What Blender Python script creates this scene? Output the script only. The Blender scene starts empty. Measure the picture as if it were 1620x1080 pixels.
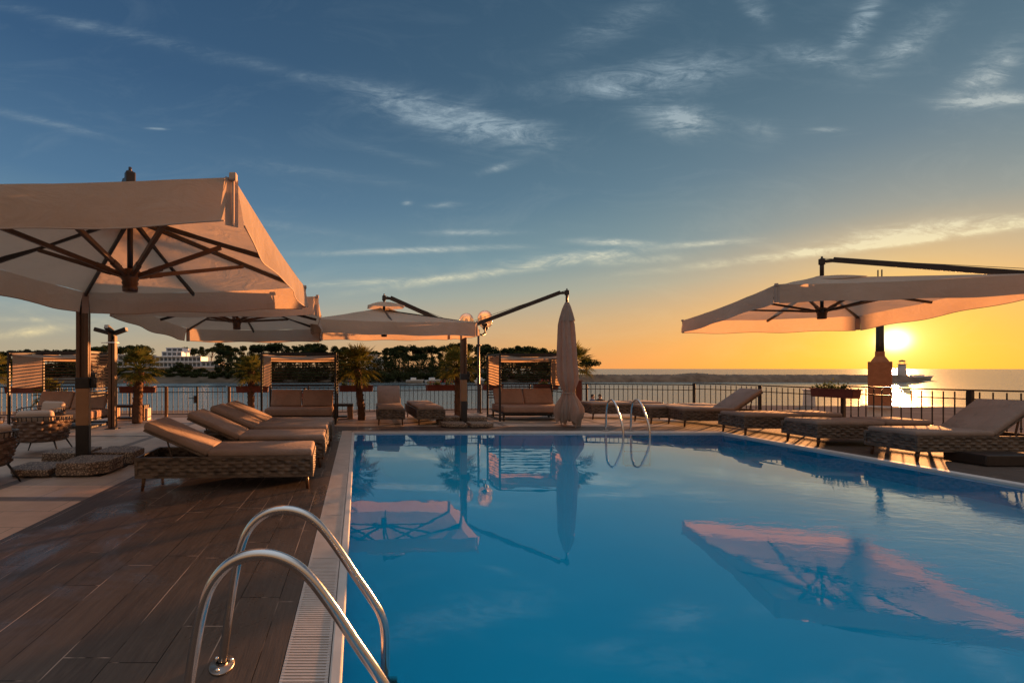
import bpy, bmesh, math, random
from mathutils import Vector, Matrix, noise
R = math.radians
PI = math.pi
random.seed(7)
scene = bpy.context.scene
col = scene.collection

# ------------------------------------------------------------------ camera
EYE, F = 1.45, 700.0          # eye height, focal length in pixels of a 1620 px wide frame
VX, HY = 566.0, 583.0         # principal point
cam_d = bpy.data.cameras.new('camera')
cam = bpy.data.objects.new('camera', cam_d); col.objects.link(cam)
cam.location = (0, 0, EYE); cam.rotation_euler = (R(90), 0, 0)
cam_d.sensor_width = 36.0; cam_d.lens = 36.0 * F / 1620.0
cam_d.shift_x = (810 - VX) / 1620.0
cam_d.shift_y = (HY - 540) / 1620.0
cam_d.clip_start = 0.05; cam_d.clip_end = 30000
scene.camera = cam
scene.view_settings.view_transform = 'Standard'
scene.view_settings.look = 'None'
scene.view_settings.exposure = 1.7
scene.view_settings.gamma = 1.0
scene.cycles.max_bounces = 8
scene.cycles.transparent_max_bounces = 24
scene.cycles.sample_clamp_indirect = 6.0
scene.cycles.caustics_reflective = False

SUN_AZ, SUN_EL = math.atan2(849, 700), R(2.9)       # azimuth from +Y towards +X
sun_dir = Vector((math.sin(SUN_AZ) * math.cos(SUN_EL), math.cos(SUN_AZ) * math.cos(SUN_EL), math.sin(SUN_EL)))

def lin(c):
    return tuple(((v / 255.0) / 12.92 if v / 255.0 <= 0.04045 else ((v / 255.0 + 0.055) / 1.055) ** 2.4) for v in c)

# ------------------------------------------------------------------ node helper
class NT:
    def __init__(s, tree): s.t = tree; s.n = tree.nodes; s.l = tree.links
    def new(s, typ, **kw):
        n = s.n.new(typ)
        for k, v in kw.items(): setattr(n, k, v)
        return n
    def put(s, sock, v):
        if v is None: return
        if hasattr(v, 'default_value') or isinstance(v, bpy.types.NodeSocket): s.l.new(v, sock)
        else: sock.default_value = v
    def m(s, op, a, b=None, c=None, clamp=False):
        n = s.n.new('ShaderNodeMath'); n.operation = op; n.use_clamp = clamp
        s.put(n.inputs[0], a)
        if b is not None: s.put(n.inputs[1], b)
        if c is not None: s.put(n.inputs[2], c)
        return n.outputs[0]
    def mix(s, f, a, b, typ='MIX'):
        n = s.n.new('ShaderNodeMix'); n.data_type = 'RGBA'; n.blend_type = typ
        s.put(n.inputs[0], f)
        for i, v in ((6, a), (7, b)):
            if isinstance(v, (tuple, list)): v = (v[0], v[1], v[2], 1)
            s.put(n.inputs[i], v)
        return n.outputs[2]
    def ramp(s, f, stops, interp='LINEAR'):
        n = s.n.new('ShaderNodeValToRGB'); n.color_ramp.interpolation = interp
        e = n.color_ramp.elements
        while len(e) < len(stops): e.new(0.5)
        for el, (p, c) in zip(e, stops):
            el.position = p
            el.color = (c, c, c, 1) if isinstance(c, (int, float)) else (c[0], c[1], c[2], 1)
        s.put(n.inputs[0], f)
        return n.outputs[0]
    def noise(s, vec, scale=5, detail=3, rough=0.5, dist=0.0, dim='3D'):
        n = s.n.new('ShaderNodeTexNoise'); n.noise_dimensions = dim
        s.put(n.inputs['Vector'], vec)
        n.inputs['Scale'].default_value = scale; n.inputs['Detail'].default_value = detail
        n.inputs['Roughness'].default_value = rough; n.inputs['Distortion'].default_value = dist
        return n.outputs['Fac'] if 'Fac' in n.outputs else n.outputs[0]
    def xyz(s, x, y, z):
        n = s.n.new('ShaderNodeCombineXYZ')
        for i, v in enumerate((x, y, z)): s.put(n.inputs[i], v)
        return n.outputs[0]
    def sep(s, v):
        n = s.n.new('ShaderNodeSeparateXYZ'); s.l.new(v, n.inputs[0]); return n.outputs
    def mapv(s, vec, scale=(1, 1, 1), rot=(0, 0, 0), loc=(0, 0, 0)):
        n = s.n.new('ShaderNodeMapping'); s.l.new(vec, n.inputs[0])
        n.inputs['Scale'].default_value = scale; n.inputs['Rotation'].default_value = rot; n.inputs['Location'].default_value = loc
        return n.outputs[0]

# ------------------------------------------------------------------ world: sky with cirrus
world = bpy.data.worlds.new('World'); scene.world = world; world.use_nodes = True
def build_world():
    T = NT(world.node_tree); T.n.clear()
    tc = T.new('ShaderNodeTexCoord').outputs['Generated']
    x, y, z = T.sep(tc)
    el = T.m('MULTIPLY', T.m('ARCSINE', z), 180 / PI)
    az = T.m('MULTIPLY', T.m('ARCTAN2', x, y), 180 / PI)
    t = T.m('DIVIDE', el, 45.0, clamp=True)
    away = T.ramp(t, [(0.0, lin((178, 158, 126))), (0.06, lin((166, 156, 134))), (0.15, lin((140, 152, 150))),
                      (0.27, lin((112, 142, 158))), (0.45, lin((76, 110, 140))), (0.7, lin((52, 84, 117))), (1.0, lin((42, 70, 100)))])
    tow = T.ramp(t, [(0.0, lin((230, 148, 80))), (0.06, lin((214, 156, 94))), (0.12, lin((198, 162, 116))),
                     (0.20, lin((160, 160, 142))), (0.29, lin((112, 138, 144))), (0.42, lin((86, 116, 132))),
                     (0.62, lin((65, 94, 113))), (1.0, lin((46, 74, 97)))])
    cd = T.m('COSINE', T.m('MULTIPLY', T.m('SUBTRACT', az, math.degrees(SUN_AZ)), PI / 180))
    w = T.m('POWER', T.m('MAXIMUM', cd, 0.0001), 1.7)
    sky = T.mix(w, away, tow)
    # glow round the sun
    dp = T.new('ShaderNodeVectorMath', operation='DOT_PRODUCT'); T.l.new(tc, dp.inputs[0])
    elv = R(2.35)
    sd = (math.sin(SUN_AZ) * math.cos(elv), math.cos(SUN_AZ) * math.cos(elv), math.sin(elv))
    dp.inputs[1].default_value = sd
    ang = T.m('MULTIPLY', T.m('ARCCOSINE', T.m('MINIMUM', dp.outputs['Value'], 1.0)), 180 / PI)
    g0 = T.m('EXPONENT', T.m('MULTIPLY', T.m('POWER', T.m('DIVIDE', ang, 14.0), 2.0), -1.0))
    g0 = T.m('MULTIPLY', g0, T.m('EXPONENT', T.m('MULTIPLY', T.m('MAXIMUM', el, 0.0), -0.13)))
    sky = T.mix(T.m('MULTIPLY', g0, 0.8), sky, lin((255, 172, 62)))
    g1 = T.m('EXPONENT', T.m('MULTIPLY', T.m('POWER', T.m('DIVIDE', ang, 4.8), 1.5), -1.0))
    sky = T.mix(T.m('MULTIPLY', g1, 0.85), sky, lin((255, 202, 62)))
    g2 = T.m('EXPONENT', T.m('MULTIPLY', T.m('POWER', T.m('DIVIDE', ang, 1.7), 1.5), -1.0))
    sky = T.mix(g2, sky, lin((255, 250, 150)))
    g3 = T.m('EXPONENT', T.m('MULTIPLY', T.m('POWER', T.m('DIVIDE', ang, 0.8), 2.5), -1.0))
    sky = T.mix(g3, sky, (3.0, 2.6, 1.7))
    # cirrus: bundles of fibres, each at its own bearing and height
    # (bearing and height as slopes: east / north and up / north of the direction, so streaks stay straight)
    yn = T.m('MAXIMUM', y, 0.08)
    U_ = T.m('DIVIDE', x, yn); V_ = T.m('DIVIDE', z, yn); front = T.m('MULTIPLY', T.m('SUBTRACT', y, 0.08), 8.0, clamp=True)
    wisps = [(300, 78, 330, 9, 13, .30), (75, 195, 90, 6, 14, .32), (705, 185, 110, 26, 14, .8), (800, 205, 75, 18, 10, .7), (640, 170, 60, 16, 25, .4),
             (1040, 120, 135, 24, -8, .75), (985, 150, 60, 14, 12, .6), (1078, 192, 52, 20, 8, 1.2), (1365, 32, 42, 16, -58, .8), (1345, 62, 26, 7, -30, .7), (1445, 60, 75, 20, -38, .55),
             (1580, 158, 75, 9, -2, 1.6), (1560, 120, 60, 24, -40, .8), (1300, 92, 70, 14, 14, .45), (1195, 14, 30, 14, 45, .6), (965, 45, 90, 22, -25, .35),
             (1400, 385, 240, 6, -7, 1.7), (1500, 362, 170, 12, -6, 1.0), (1600, 352, 70, 8, -5, 1.0), (800, 428, 160, 6, -8, 1.1), (890, 408, 90, 7, -5, 1.0), (600, 445, 90, 4, -3, .6), (968, 383, 55, 5, 2, 1.1),
             (1005, 412, 60, 6, -4, .5), (650, 396, 130, 4, -2, .75), (760, 368, 70, 4, 0, .4), (795, 264, 26, 5, -14, .8), (705, 324, 26, 4, -3, .6), (645, 321, 7, 4, 0, .8), (250, 204, 15, 1.6, 3, .9),
             (60, 523, 80, 7, -8, .5), (30, 505, 60, 4, 0, .4), (1305, 206, 24, 4, -3, .6), (1120, 385, 60, 4, -4, .6), (1200, 205, 28, 14, 20, .35), (640, 250, 60, 7, 14, .22), (520, 275, 130, 8, 8, .15), (470, 360, 90, 6, 8, .2)]
    n1 = T.noise(T.mapv(T.xyz(U_, V_, 0.0), scale=(6.5, 24.0, 1), rot=(0, 0, R(9))), 1.0, 9, 0.70, 1.2)
    n2 = T.noise(T.mapv(T.xyz(U_, V_, 3.0), scale=(2.6, 8.0, 1), rot=(0, 0, R(-14))), 1.0, 8, 0.68, 2.0)
    fib = T.m('MULTIPLY', T.ramp(n1, [(0.38, 0.0), (0.62, 1.0)]), T.ramp(n2, [(0.33, 0.15), (0.62, 1.0)]))
    n3 = T.noise(T.mapv(T.xyz(U_, V_, 7.0), scale=(16, 48.0, 1), rot=(0, 0, R(-20))), 1.0, 6, 0.7, 1.5)
    fib = T.m('MULTIPLY', fib, T.m('MULTIPLY_ADD', T.ramp(n3, [(0.32, 0.0), (0.68, 1.0)]), 1.0, 0.6))
    tot = None
    for (px, py, sx, sy, rot, st) in wisps:
        sx_, sy_ = sx / F, sy / F
        r = R(-rot); c, s_ = math.cos(r), math.sin(r)
        da = T.m('SUBTRACT', U_, (px - VX) / F); de = T.m('SUBTRACT', V_, (HY - py) / F)
        u = T.m('MULTIPLY_ADD', da, c / sx_, T.m('MULTIPLY', de, s_ / sx_))
        v = T.m('MULTIPLY_ADD', da, -s_ / sy_, T.m('MULTIPLY', de, c / sy_))
        g = T.m('EXPONENT', T.m('MULTIPLY', T.m('ADD', T.m('MULTIPLY', u, u), T.m('MULTIPLY', v, v)), -1.0))
        g = T.m('MULTIPLY', g, st)
        tot = g if tot is None else T.m('ADD', tot, g)
    veil = T.m('MULTIPLY', T.ramp(n2, [(0.5, 0.0), (0.8, 1.0)]), 0.10)
    cl = T.m('ADD', T.m('MULTIPLY', tot, T.m('MULTIPLY_ADD', fib, 1.35, 0.14)), veil)
    cl = T.m('MULTIPLY', cl, front)
    cl = T.m('MULTIPLY', T.m('MINIMUM', cl, 1.0), T.m('MULTIPLY', el, 0.6, clamp=True))
    ccol = T.ramp(t, [(0.0, lin((255, 225, 160))), (0.2, lin((236, 224, 178))), (0.35, lin((190, 196, 190))), (0.6, lin((150, 168, 178))), (1.0, lin((130, 150, 165)))])
    sky = T.mix(T.m('MULTIPLY', cl, 0.75), sky, ccol)
    # the half of the sky behind the photographer: brightened, together with the zenith, as added fill light
    bk = T.ramp(y, [(0.0, 0.0), (0.0001, 0.0)])
    back = T.m('MULTIPLY', T.m('SUBTRACT', 0.0, y), 2.2, clamp=True)
    up = T.m('POWER', T.m('MAXIMUM', z, 0.0001), 0.8)
    lift = T.m('MAXIMUM', back, T.m('MULTIPLY', T.m('SUBTRACT', z, 0.66), 4.0, clamp=True))
    bright = T.ramp(T.m('MAXIMUM', z, 0.0), [(0.0, (0.36, 0.18, 0.08)), (0.4, (0.34, 0.25, 0.18)), (0.75, (0.48, 0.47, 0.47)), (1.0, (0.50, 0.58, 0.68))])
    sky = T.mix(lift, sky, bright)
    # below the horizon nothing is seen
    sky = T.mix(T.m('MULTIPLY', T.m('SUBTRACT', 0.0, z), 40.0, clamp=True), sky, (0.10, 0.10, 0.10))
    bg = T.new('ShaderNodeBackground'); T.l.new(sky, bg.inputs[0]); bg.inputs[1].default_value = 0.362
    st_ = T.new('ShaderNodeTexSky'); st_.sky_type = 'NISHITA'; st_.sun_disc = False
    st_.sun_elevation = SUN_EL; st_.sun_rotation = SUN_AZ
    bg2 = T.new('ShaderNodeBackground'); T.l.new(st_.outputs[0], bg2.inputs[0]); bg2.inputs[1].default_value = 0.05
    mixs = T.new('ShaderNodeMixShader'); mixs.inputs[0].default_value = 0.05
    T.l.new(bg.outputs[0], mixs.inputs[1]); T.l.new(bg2.outputs[0], mixs.inputs[2])
    out = T.new('ShaderNodeOutputWorld'); T.l.new(mixs.outputs[0], out.inputs[0])
build_world()
world.cycles.sampling_method = 'MANUAL'; world.cycles.sample_map_resolution = 1024

sun_l = bpy.data.lights.new('sun', 'SUN'); sun_l.energy = 5.0; sun_l.angle = R(0.6); sun_l.color = (1.0, 0.40, 0.13)
sun = bpy.data.objects.new('sun', sun_l); col.objects.link(sun)
sun.rotation_euler = (-sun_dir).to_track_quat('-Z', 'Y').to_euler(); sun.location = (30, 25, 20)

# ------------------------------------------------------------------ materials
def mat(name, base=(0.5, 0.5, 0.5), rough=0.6, metal=0.0, spec=0.5):
    m = bpy.data.materials.new(name); m.use_nodes = True
    b = m.node_tree.nodes['Principled BSDF']
    b.inputs['Base Color'].default_value = (base[0], base[1], base[2], 1)
    b.inputs['Roughness'].default_value = rough; b.inputs['Metallic'].default_value = metal
    b.inputs['Specular IOR Level'].default_value = spec
    T = NT(m.node_tree)
    return m, T, b
def bump(T, b, h, strength=0.3, dist=0.01):
    n = T.new('ShaderNodeBump'); n.inputs['Strength'].default_value = strength; n.inputs['Distance'].default_value = dist
    T.l.new(h, n.inputs['Height']); T.l.new(n.outputs[0], b.inputs['Normal']); return n
def oc(T): return T.new('ShaderNodeTexCoord').outputs['Object']
def noisy(name, c1, c2, scale=6, rough=0.6, metal=0.0, bs=0.25, bscale=60, spec=0.5, bd=0.004):
    m, T, b = mat(name, c1, rough, metal, spec)
    o = oc(T)
    n = T.noise(o, scale, 5, 0.6, 0.3)
    T.l.new(T.mix(T.ramp(n, [(0.3, 0.0), (0.7, 1.0)]), c1, c2), b.inputs['Base Color'])
    if bs: bump(T, b, T.noise(o, bscale, 4, 0.6), bs, bd)
    return m
M = {}
M['dark_metal'] = noisy('dark_metal', (0.028, 0.022, 0.020), (0.045, 0.034, 0.030), 9, 0.42, 0.3, 0.1, 80)
M['black_metal'] = noisy('black_metal', (0.014, 0.013, 0.014), (0.028, 0.025, 0.024), 9, 0.45, 0.3, 0.1, 80)
M['post_wood'] = noisy('post_wood', (0.24, 0.12, 0.055), (0.34, 0.18, 0.085), 3, 0.5, 0.0, 0.2, 40)
M['bronze'] = noisy('bronze', (0.075, 0.038, 0.022), (0.13, 0.068, 0.038), 5, 0.33, 0.15, 0.1, 60)
M['chair_frame'] = noisy('chair_frame', (0.05, 0.036, 0.028), (0.08, 0.055, 0.04), 9, 0.5, 0.0, 0.1, 80)
M['foam'] = noisy('cushion_fabric', (0.27, 0.20, 0.165), (0.34, 0.255, 0.21), 3, 0.9, 0, 0.35, 420, 0.2, 0.002)
M['foam_light'] = noisy('pale_fabric', (0.40, 0.30, 0.24), (0.47, 0.36, 0.29), 3, 0.9, 0, 0.35, 420, 0.2, 0.002)
M['foam_brown'] = noisy('brown_fabric', (0.24, 0.15, 0.115), (0.30, 0.19, 0.145), 3, 0.9, 0, 0.35, 420, 0.2, 0.002)
M['piping'] = noisy('piping', (0.16, 0.115, 0.09), (0.22, 0.16, 0.13), 8, 0.8, 0, 0.2, 300)
M['planter'] = noisy('planter_wood', (0.10, 0.022, 0.015), (0.16, 0.036, 0.022), 7, 0.55, 0, 0.3, 40)
M['white_stone'] = noisy('white_stone', (0.52, 0.45, 0.39), (0.66, 0.58, 0.51), 6, 0.8, 0, 0.4, 50)
M['brick'] = noisy('pillar_stone', (0.30, 0.105, 0.04), (0.40, 0.15, 0.06), 6, 0.8, 0, 0.5, 25)
M['white_paint'] = noisy('white_paint', (0.70, 0.70, 0.69), (0.80, 0.79, 0.77), 4, 0.5, 0, 0.05, 30)
M['wood'] = noisy('bench_wood', (0.22, 0.12, 0.07), (0.30, 0.17, 0.10), 8, 0.6, 0, 0.3, 40)
M['skin'] = noisy('skin', (0.42, 0.24, 0.17), (0.46, 0.27, 0.19), 5, 0.6, 0, 0, 10)
M['blue_cloth'] = noisy('blue_cloth', (0.05, 0.08, 0.17), (0.07, 0.11, 0.21), 5, 0.9, 0, 0.2, 90)
M['dark_cloth'] = noisy('dark_cloth', (0.02, 0.02, 0.025), (0.035, 0.03, 0.03), 5, 0.9, 0, 0.2, 90)
M['red_cloth'] = noisy('red_cloth', (0.26, 0.05, 0.04), (0.3, 0.07, 0.05), 5, 0.9, 0, 0.2, 90)
M['hair'] = noisy('hair', (0.018, 0.012, 0.010), (0.03, 0.02, 0.015), 20, 0.6, 0, 0.2, 90)
M['flower'] = noisy('petals', (0.5, 0.06, 0.06), (0.55, 0.15, 0.18), 20, 0.6, 0, 0, 10)
M['rock'] = noisy('rock', (0.15, 0.10, 0.07), (0.30, 0.215, 0.15), 0.35, 0.9, 0, 0.8, 1.2, 0.3, 0.6)
M['tree_bark'] = noisy('tree_bark', (0.07, 0.045, 0.035), (0.11, 0.075, 0.055), 3, 0.9, 0, 0.5, 8)

def m_cushion(name, c1, c2):
    m, T, b = mat(name, c1, 0.92, 0.0, 0.15)
    o = oc(T)
    n = T.noise(o, 2.5, 5, 0.65, 0.5)
    c = T.mix(T.ramp(n, [(0.3, 0.0), (0.7, 1.0)]), c1, c2)
    st = T.ramp(T.noise(T.mapv(o, scale=(3, 3, 3), loc=(4, 2, 0)), 1.6, 5, 0.7, 1.0), [(0.56, 0.0), (0.62, 1.0)])
    c = T.mix(T.m('MULTIPLY', st, 0.22), c, tuple(v * 0.6 for v in c1))
    T.l.new(c, b.inputs['Base Color'])
    h = T.m('ADD', T.m('MULTIPLY', T.noise(T.mapv(o, scale=(1, 2.2, 1)), 5.0, 4, 0.6, 1.6), 1.0), T.m('MULTIPLY', T.noise(o, 380, 2, 0.5), 0.05))
    bump(T, b, h, 0.55, 0.03)
    return m
M['foam'] = m_cushion('cushion_fabric', (0.26, 0.195, 0.16), (0.33, 0.25, 0.21))
M['foam_brown'] = m_cushion('brown_fabric', (0.27, 0.175, 0.135), (0.34, 0.225, 0.175))
def m_fabric(name, c1, c2, tr=0.45):
    m = bpy.data.materials.new(name); m.use_nodes = True; T = NT(m.node_tree); T.n.clear()
    o = oc(T)
    n = T.noise(o, 1.6, 5, 0.6, 0.4)
    stain = T.noise(T.mapv(o, scale=(3, 3, 0.6)), 3.0, 5, 0.7)
    c = T.mix(T.ramp(n, [(0.3, 0.0), (0.7, 1.0)]), c1, c2)
    c = T.mix(T.m('MULTIPLY', T.ramp(stain, [(0.55, 0.0), (0.8, 1.0)]), 0.35), c, tuple(v * 0.72 for v in c1))
    bp = T.new('ShaderNodeBump'); bp.inputs['Strength'].default_value = 0.6; bp.inputs['Distance'].default_value = 0.035
    T.l.new(T.noise(T.mapv(o, scale=(1, 1, 1.6)), 3.2, 4, 0.55, 0.8), bp.inputs['Height'])
    d = T.new('ShaderNodeBsdfDiffuse'); d.inputs['Roughness'].default_value = 0.7
    t = T.new('ShaderNodeBsdfTranslucent')
    T.l.new(c, d.inputs[0]); T.l.new(T.mix(0.75, c, (0.86, 0.62, 0.43)), t.inputs[0])
    for s in (d, t): T.l.new(bp.outputs[0], s.inputs['Normal'])
    mx = T.new('ShaderNodeMixShader'); mx.inputs[0].default_value = tr
    T.l.new(d.outputs[0], mx.inputs[1]); T.l.new(t.outputs[0], mx.inputs[2])
    out = T.new('ShaderNodeOutputMaterial'); T.l.new(mx.outputs[0], out.inputs[0])
    return m
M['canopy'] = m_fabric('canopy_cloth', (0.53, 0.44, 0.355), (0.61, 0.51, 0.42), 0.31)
M['canvas'] = m_fabric('cabana_canvas', (0.27, 0.195, 0.15), (0.34, 0.25, 0.20), 0.35)
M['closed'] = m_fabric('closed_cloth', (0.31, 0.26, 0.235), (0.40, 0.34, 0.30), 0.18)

def m_weave(name, c1, c2, c3):
    m, T, b = mat(name, c1, 0.55)
    o = oc(T)
    n = T.noise(T.mapv(o, scale=(5, 5, 14)), 1.0, 2, 0.5)
    c = T.mix(T.ramp(n, [(0.35, 0.0), (0.65, 1.0)]), c1, c2)
    n2 = T.noise(T.mapv(o, scale=(8, 8, 20), loc=(5, 3, 1)), 1.0, 1, 0.5)
    c = T.mix(T.ramp(n2, [(0.5, 0.0), (0.66, 1.0)]), c, c3)
    T.l.new(c, b.inputs['Base Color'])
    bump(T, b, T.noise(T.mapv(o, scale=(30, 30, 260)), 1.0, 2, 0.5), 0.4, 0.002)
    return m
M['weave'] = m_weave('woven_strap', (0.085, 0.062, 0.046), (0.15, 0.112, 0.085), (0.045, 0.033, 0.026))
M['rope'] = m_weave('woven_rope', (0.10, 0.055, 0.038), (0.17, 0.11, 0.08), (0.055, 0.03, 0.022))

def m_deck():
    m, T, b = mat('deck_boards', (0.1, 0.07, 0.05), 0.5, 0.0, 0.22)
    o = oc(T)
    br = T.new('ShaderNodeTexBrick')
    br.offset = 0.0; br.offset_frequency = 1; br.squash = 1.0
    ox, oy, oz = T.sep(o)
    row = T.m('FLOOR', T.m('DIVIDE', ox, 0.247))
    wn = T.new('ShaderNodeTexWhiteNoise', noise_dimensions='1D'); T.l.new(row, wn.inputs['W'])
    T.l.new(T.xyz(T.m('MULTIPLY_ADD', wn.outputs['Value'], 1.21, T.m('ADD', oy, 100.0)), ox, 0.0), br.inputs['Vector'])
    br.inputs['Color1'].default_value = (0, 0, 0, 1); br.inputs['Color2'].default_value = (1, 1, 1, 1); br.inputs['Mortar'].default_value = (0.5, 0.5, 0.5, 1)
    br.inputs['Scale'].default_value = 1.0; br.inputs['Mortar Size'].default_value = 0.003
    br.inputs['Brick Width'].default_value = 1.21; br.inputs['Row Height'].default_value = 0.247
    br.inputs['Mortar Smooth'].default_value = 0.0; br.inputs['Bias'].default_value = 0.0
    v = br.outputs[0]; mort = br.outputs['Fac']
    grain = T.noise(T.mapv(o, scale=(26, 2.2, 1)), 1.0, 6, 0.65, 1.2)
    fine = T.noise(T.mapv(o, scale=(120, 7, 1)), 1.0, 4, 0.6, 0.4)
    blot = T.noise(o, 1.3, 4, 0.6, 0.5)
    c = T.mix(T.ramp(grain, [(0.25, 0.0), (0.75, 1.0)]), (0.050, 0.037, 0.030), (0.125, 0.092, 0.072))
    c = T.mix(T.m('MULTIPLY', v, 0.35), c, (0.145, 0.105, 0.08))
    c = T.mix(T.m('MULTIPLY', T.ramp(blot, [(0.4, 0.0), (0.7, 1.0)]), 0.4), c, (0.07, 0.055, 0.048))
    lo = T.ramp(T.noise(T.mapv(o, scale=(4, 1.1, 1)), 1.3, 2, 0.5), [(0.47, 0.0), (0.56, 1.0)])
    c = T.mix(mort, c, T.mix(lo, (0.012, 0.009, 0.007), (0.42, 0.30, 0.23)))  # dark joints; their pale stretches are light glints painted into the colour
    T.l.new(c, b.inputs['Base Color'])
    wet = T.noise(T.mapv(o, scale=(1.0, 0.75, 1), loc=(1.9, -0.1, 0)), 1.25, 5, 0.62, 0.7)
    wetm = T.m('MULTIPLY', T.ramp(wet, [(0.50, 0.0), (0.60, 1.0)]), T.m('LESS_THAN', T.sep(o)[0], 1.0))
    r = T.m('MULTIPLY_ADD', fine, 0.22, 0.42)
    r = T.mix(wetm, r, T.m('MULTIPLY_ADD', fine, 0.12, 0.14))
    T.l.new(T.m('MAXIMUM', r, T.m('MULTIPLY', T.m('GREATER_THAN', T.sep(o)[0], 8.0), 0.8)), b.inputs['Roughness'])
    h = T.m('ADD', T.m('MULTIPLY', grain, 0.5), T.m('MULTIPLY', fine, 0.35))
    h = T.m('SUBTRACT', h, T.m('MULTIPLY', mort, 1.2))
    bump(T, b, h, 0.55, 0.004)
    return m
M['deck'] = m_deck()

def m_stone():
    m, T, b = mat('terrace_stone', (0.3, 0.25, 0.2), 0.6)
    o = oc(T)
    x, y, z = T.sep(o)
    br = T.new('ShaderNodeTexBrick'); br.offset = 0.5
    T.l.new(o, br.inputs['Vector'])
    br.inputs['Color1'].default_value = (0, 0, 0, 1); br.inputs['Color2'].default_value = (1, 1, 1, 1); br.inputs['Mortar'].default_value = (0.5, 0.5, 0.5, 1)
    br.inputs['Scale'].default_value = 1.0; br.inputs['Mortar Size'].default_value = 0.005
    br.inputs['Brick Width'].default_value = 0.9; br.inputs['Row Height'].default_value = 0.45
    v, mort = br.outputs[0], br.outputs['Fac']
    n = T.noise(o, 2.0, 6, 0.65, 0.4)
    c = T.mix(T.ramp(n, [(0.3, 0.0), (0.7, 1.0)]), (0.34, 0.25, 0.19), (0.50, 0.375, 0.285))
    c = T.mix(T.m('MULTIPLY', v, 0.3), c, (0.33, 0.255, 0.205))
    c = T.mix(T.m('LESS_THAN', y, 5.5), c, T.mix(T.ramp(n, [(0.3, 0.0), (0.7, 1.0)]), (0.52, 0.32, 0.21), (0.70, 0.45, 0.31)))  # nearer paving warmer and brighter: low sunlight painted into the stone colour
    def band(s, per, off, wd):
        f = T.m('FRACT', T.m('DIVIDE', T.m('ADD', s, off + 100 * per), per))
        return T.m('LESS_THAN', f, wd / per)
    bd = T.m('MAXIMUM', band(x, 2.7, 4.45, 0.16), band(y, 2.3, -0.25, 0.16))
    edge = T.m('GREATER_THAN', x, -3.19)
    c = T.mix(T.m('MULTIPLY', bd, 0.8), c, (0.095, 0.078, 0.07))
    c = T.mix(T.m('MULTIPLY', mort, 0.6), c, (0.09, 0.075, 0.065))
    T.l.new(c, b.inputs['Base Color'])
    wet = T.ramp(T.noise(o, 0.9, 4, 0.6, 0.8), [(0.52, 0.0), (0.62, 1.0)])
    T.l.new(T.m('SUBTRACT', 0.62, T.m('MULTIPLY', wet, 0.25)), b.inputs['Roughness'])
    h = T.m('SUBTRACT', T.m('MULTIPLY', T.noise(o, 40, 5, 0.65), 0.5), mort)
    bump(T, b, h, 0.4, 0.004)
    return m
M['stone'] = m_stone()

def m_aggregate():
    m, T, b = mat('washed_aggregate', (0.3, 0.25, 0.2), 0.75)
    o = oc(T)
    vo = T.new('ShaderNodeTexVoronoi'); T.l.new(o, vo.inputs['Vector']); vo.inputs['Scale'].default_value = 48
    s = T.sep(vo.outputs['Color'])
    c = T.mix(s[0], (0.16, 0.11, 0.08), (0.50, 0.38, 0.28))
    c = T.mix(T.ramp(vo.outputs['Distance'], [(0.35, 0.0), (0.6, 1.0)]), c, (0.10, 0.075, 0.06))
    T.l.new(c, b.inputs['Base Color'])
    bump(T, b, T.m('SUBTRACT', 1.0, vo.outputs['Distance']), 0.9, 0.008)
    return m
M['aggregate'] = m_aggregate()

def m_chrome():
    m, T, b = mat('brushed_steel', (0.62, 0.60, 0.58), 0.16, 1.0)
    o = oc(T)
    T.l.new(T.m('MULTIPLY_ADD', T.noise(T.mapv(o, scale=(8, 8, 30)), 6, 4, 0.6), 0.14, 0.10), b.inputs['Roughness'])
    bump(T, b, T.noise(o, 160, 3, 0.6), 0.04, 0.001)
    return m
M['chrome'] = m_chrome()

def m_water():
    m = bpy.data.materials.new('pool_water'); m.use_nodes = True; T = NT(m.node_tree); T.n.clear()
    o = oc(T)
    h = T.m('ADD', T.noise(T.mapv(o, scale=(1, 1, 1)), 1.7, 2, 0.5), T.m('MULTIPLY', T.noise(o, 7, 3, 0.5), 0.10))
    # a breath of wind ruffles the open right-hand side of the pool
    wx = T.m('DIVIDE', T.m('SUBTRACT', T.sep(o)[0], 2.6), 2.4, clamp=True)
    wx = T.m('MULTIPLY', wx, T.m('DIVIDE', T.m('SUBTRACT', 6.2, T.sep(o)[1]), 2.2, clamp=True))
    rip = T.noise(T.mapv(o, scale=(1.0, 2.2, 1), rot=(0, 0, R(20))), 3.4, 4, 0.6, 0.8)
    h = T.m('ADD', h, T.m('MULTIPLY', T.m('MULTIPLY', rip, wx), 1.5))
    bp = T.new('ShaderNodeBump'); bp.inputs['Strength'].default_value = 0.13; bp.inputs['Distance'].default_value = 0.012
    T.l.new(h, bp.inputs['Height'])
    fr = T.new('ShaderNodeFresnel'); fr.inputs['IOR'].default_value = 1.46
    T.l.new(bp.outputs[0], fr.inputs['Normal'])
    tr = T.new('ShaderNodeBsdfTransparent'); tr.inputs[0].default_value = (0.34, 0.92, 1.0, 1)
    gl = T.new('ShaderNodeBsdfGlossy'); gl.inputs['Roughness'].default_value = 0.0; gl.inputs[0].default_value = (1, 1, 1, 1)
    T.l.new(bp.outputs[0], gl.inputs['Normal'])
    mx = T.new('ShaderNodeMixShader'); T.l.new(fr.outputs[0], mx.inputs[0])
    T.l.new(tr.outputs[0], mx.inputs[1]); T.l.new(gl.outputs[0], mx.inputs[2])
    out = T.new('ShaderNodeOutputMaterial'); T.l.new(mx.outputs[0], out.inputs[0])
    return m
M['water'] = m_water()
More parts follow.
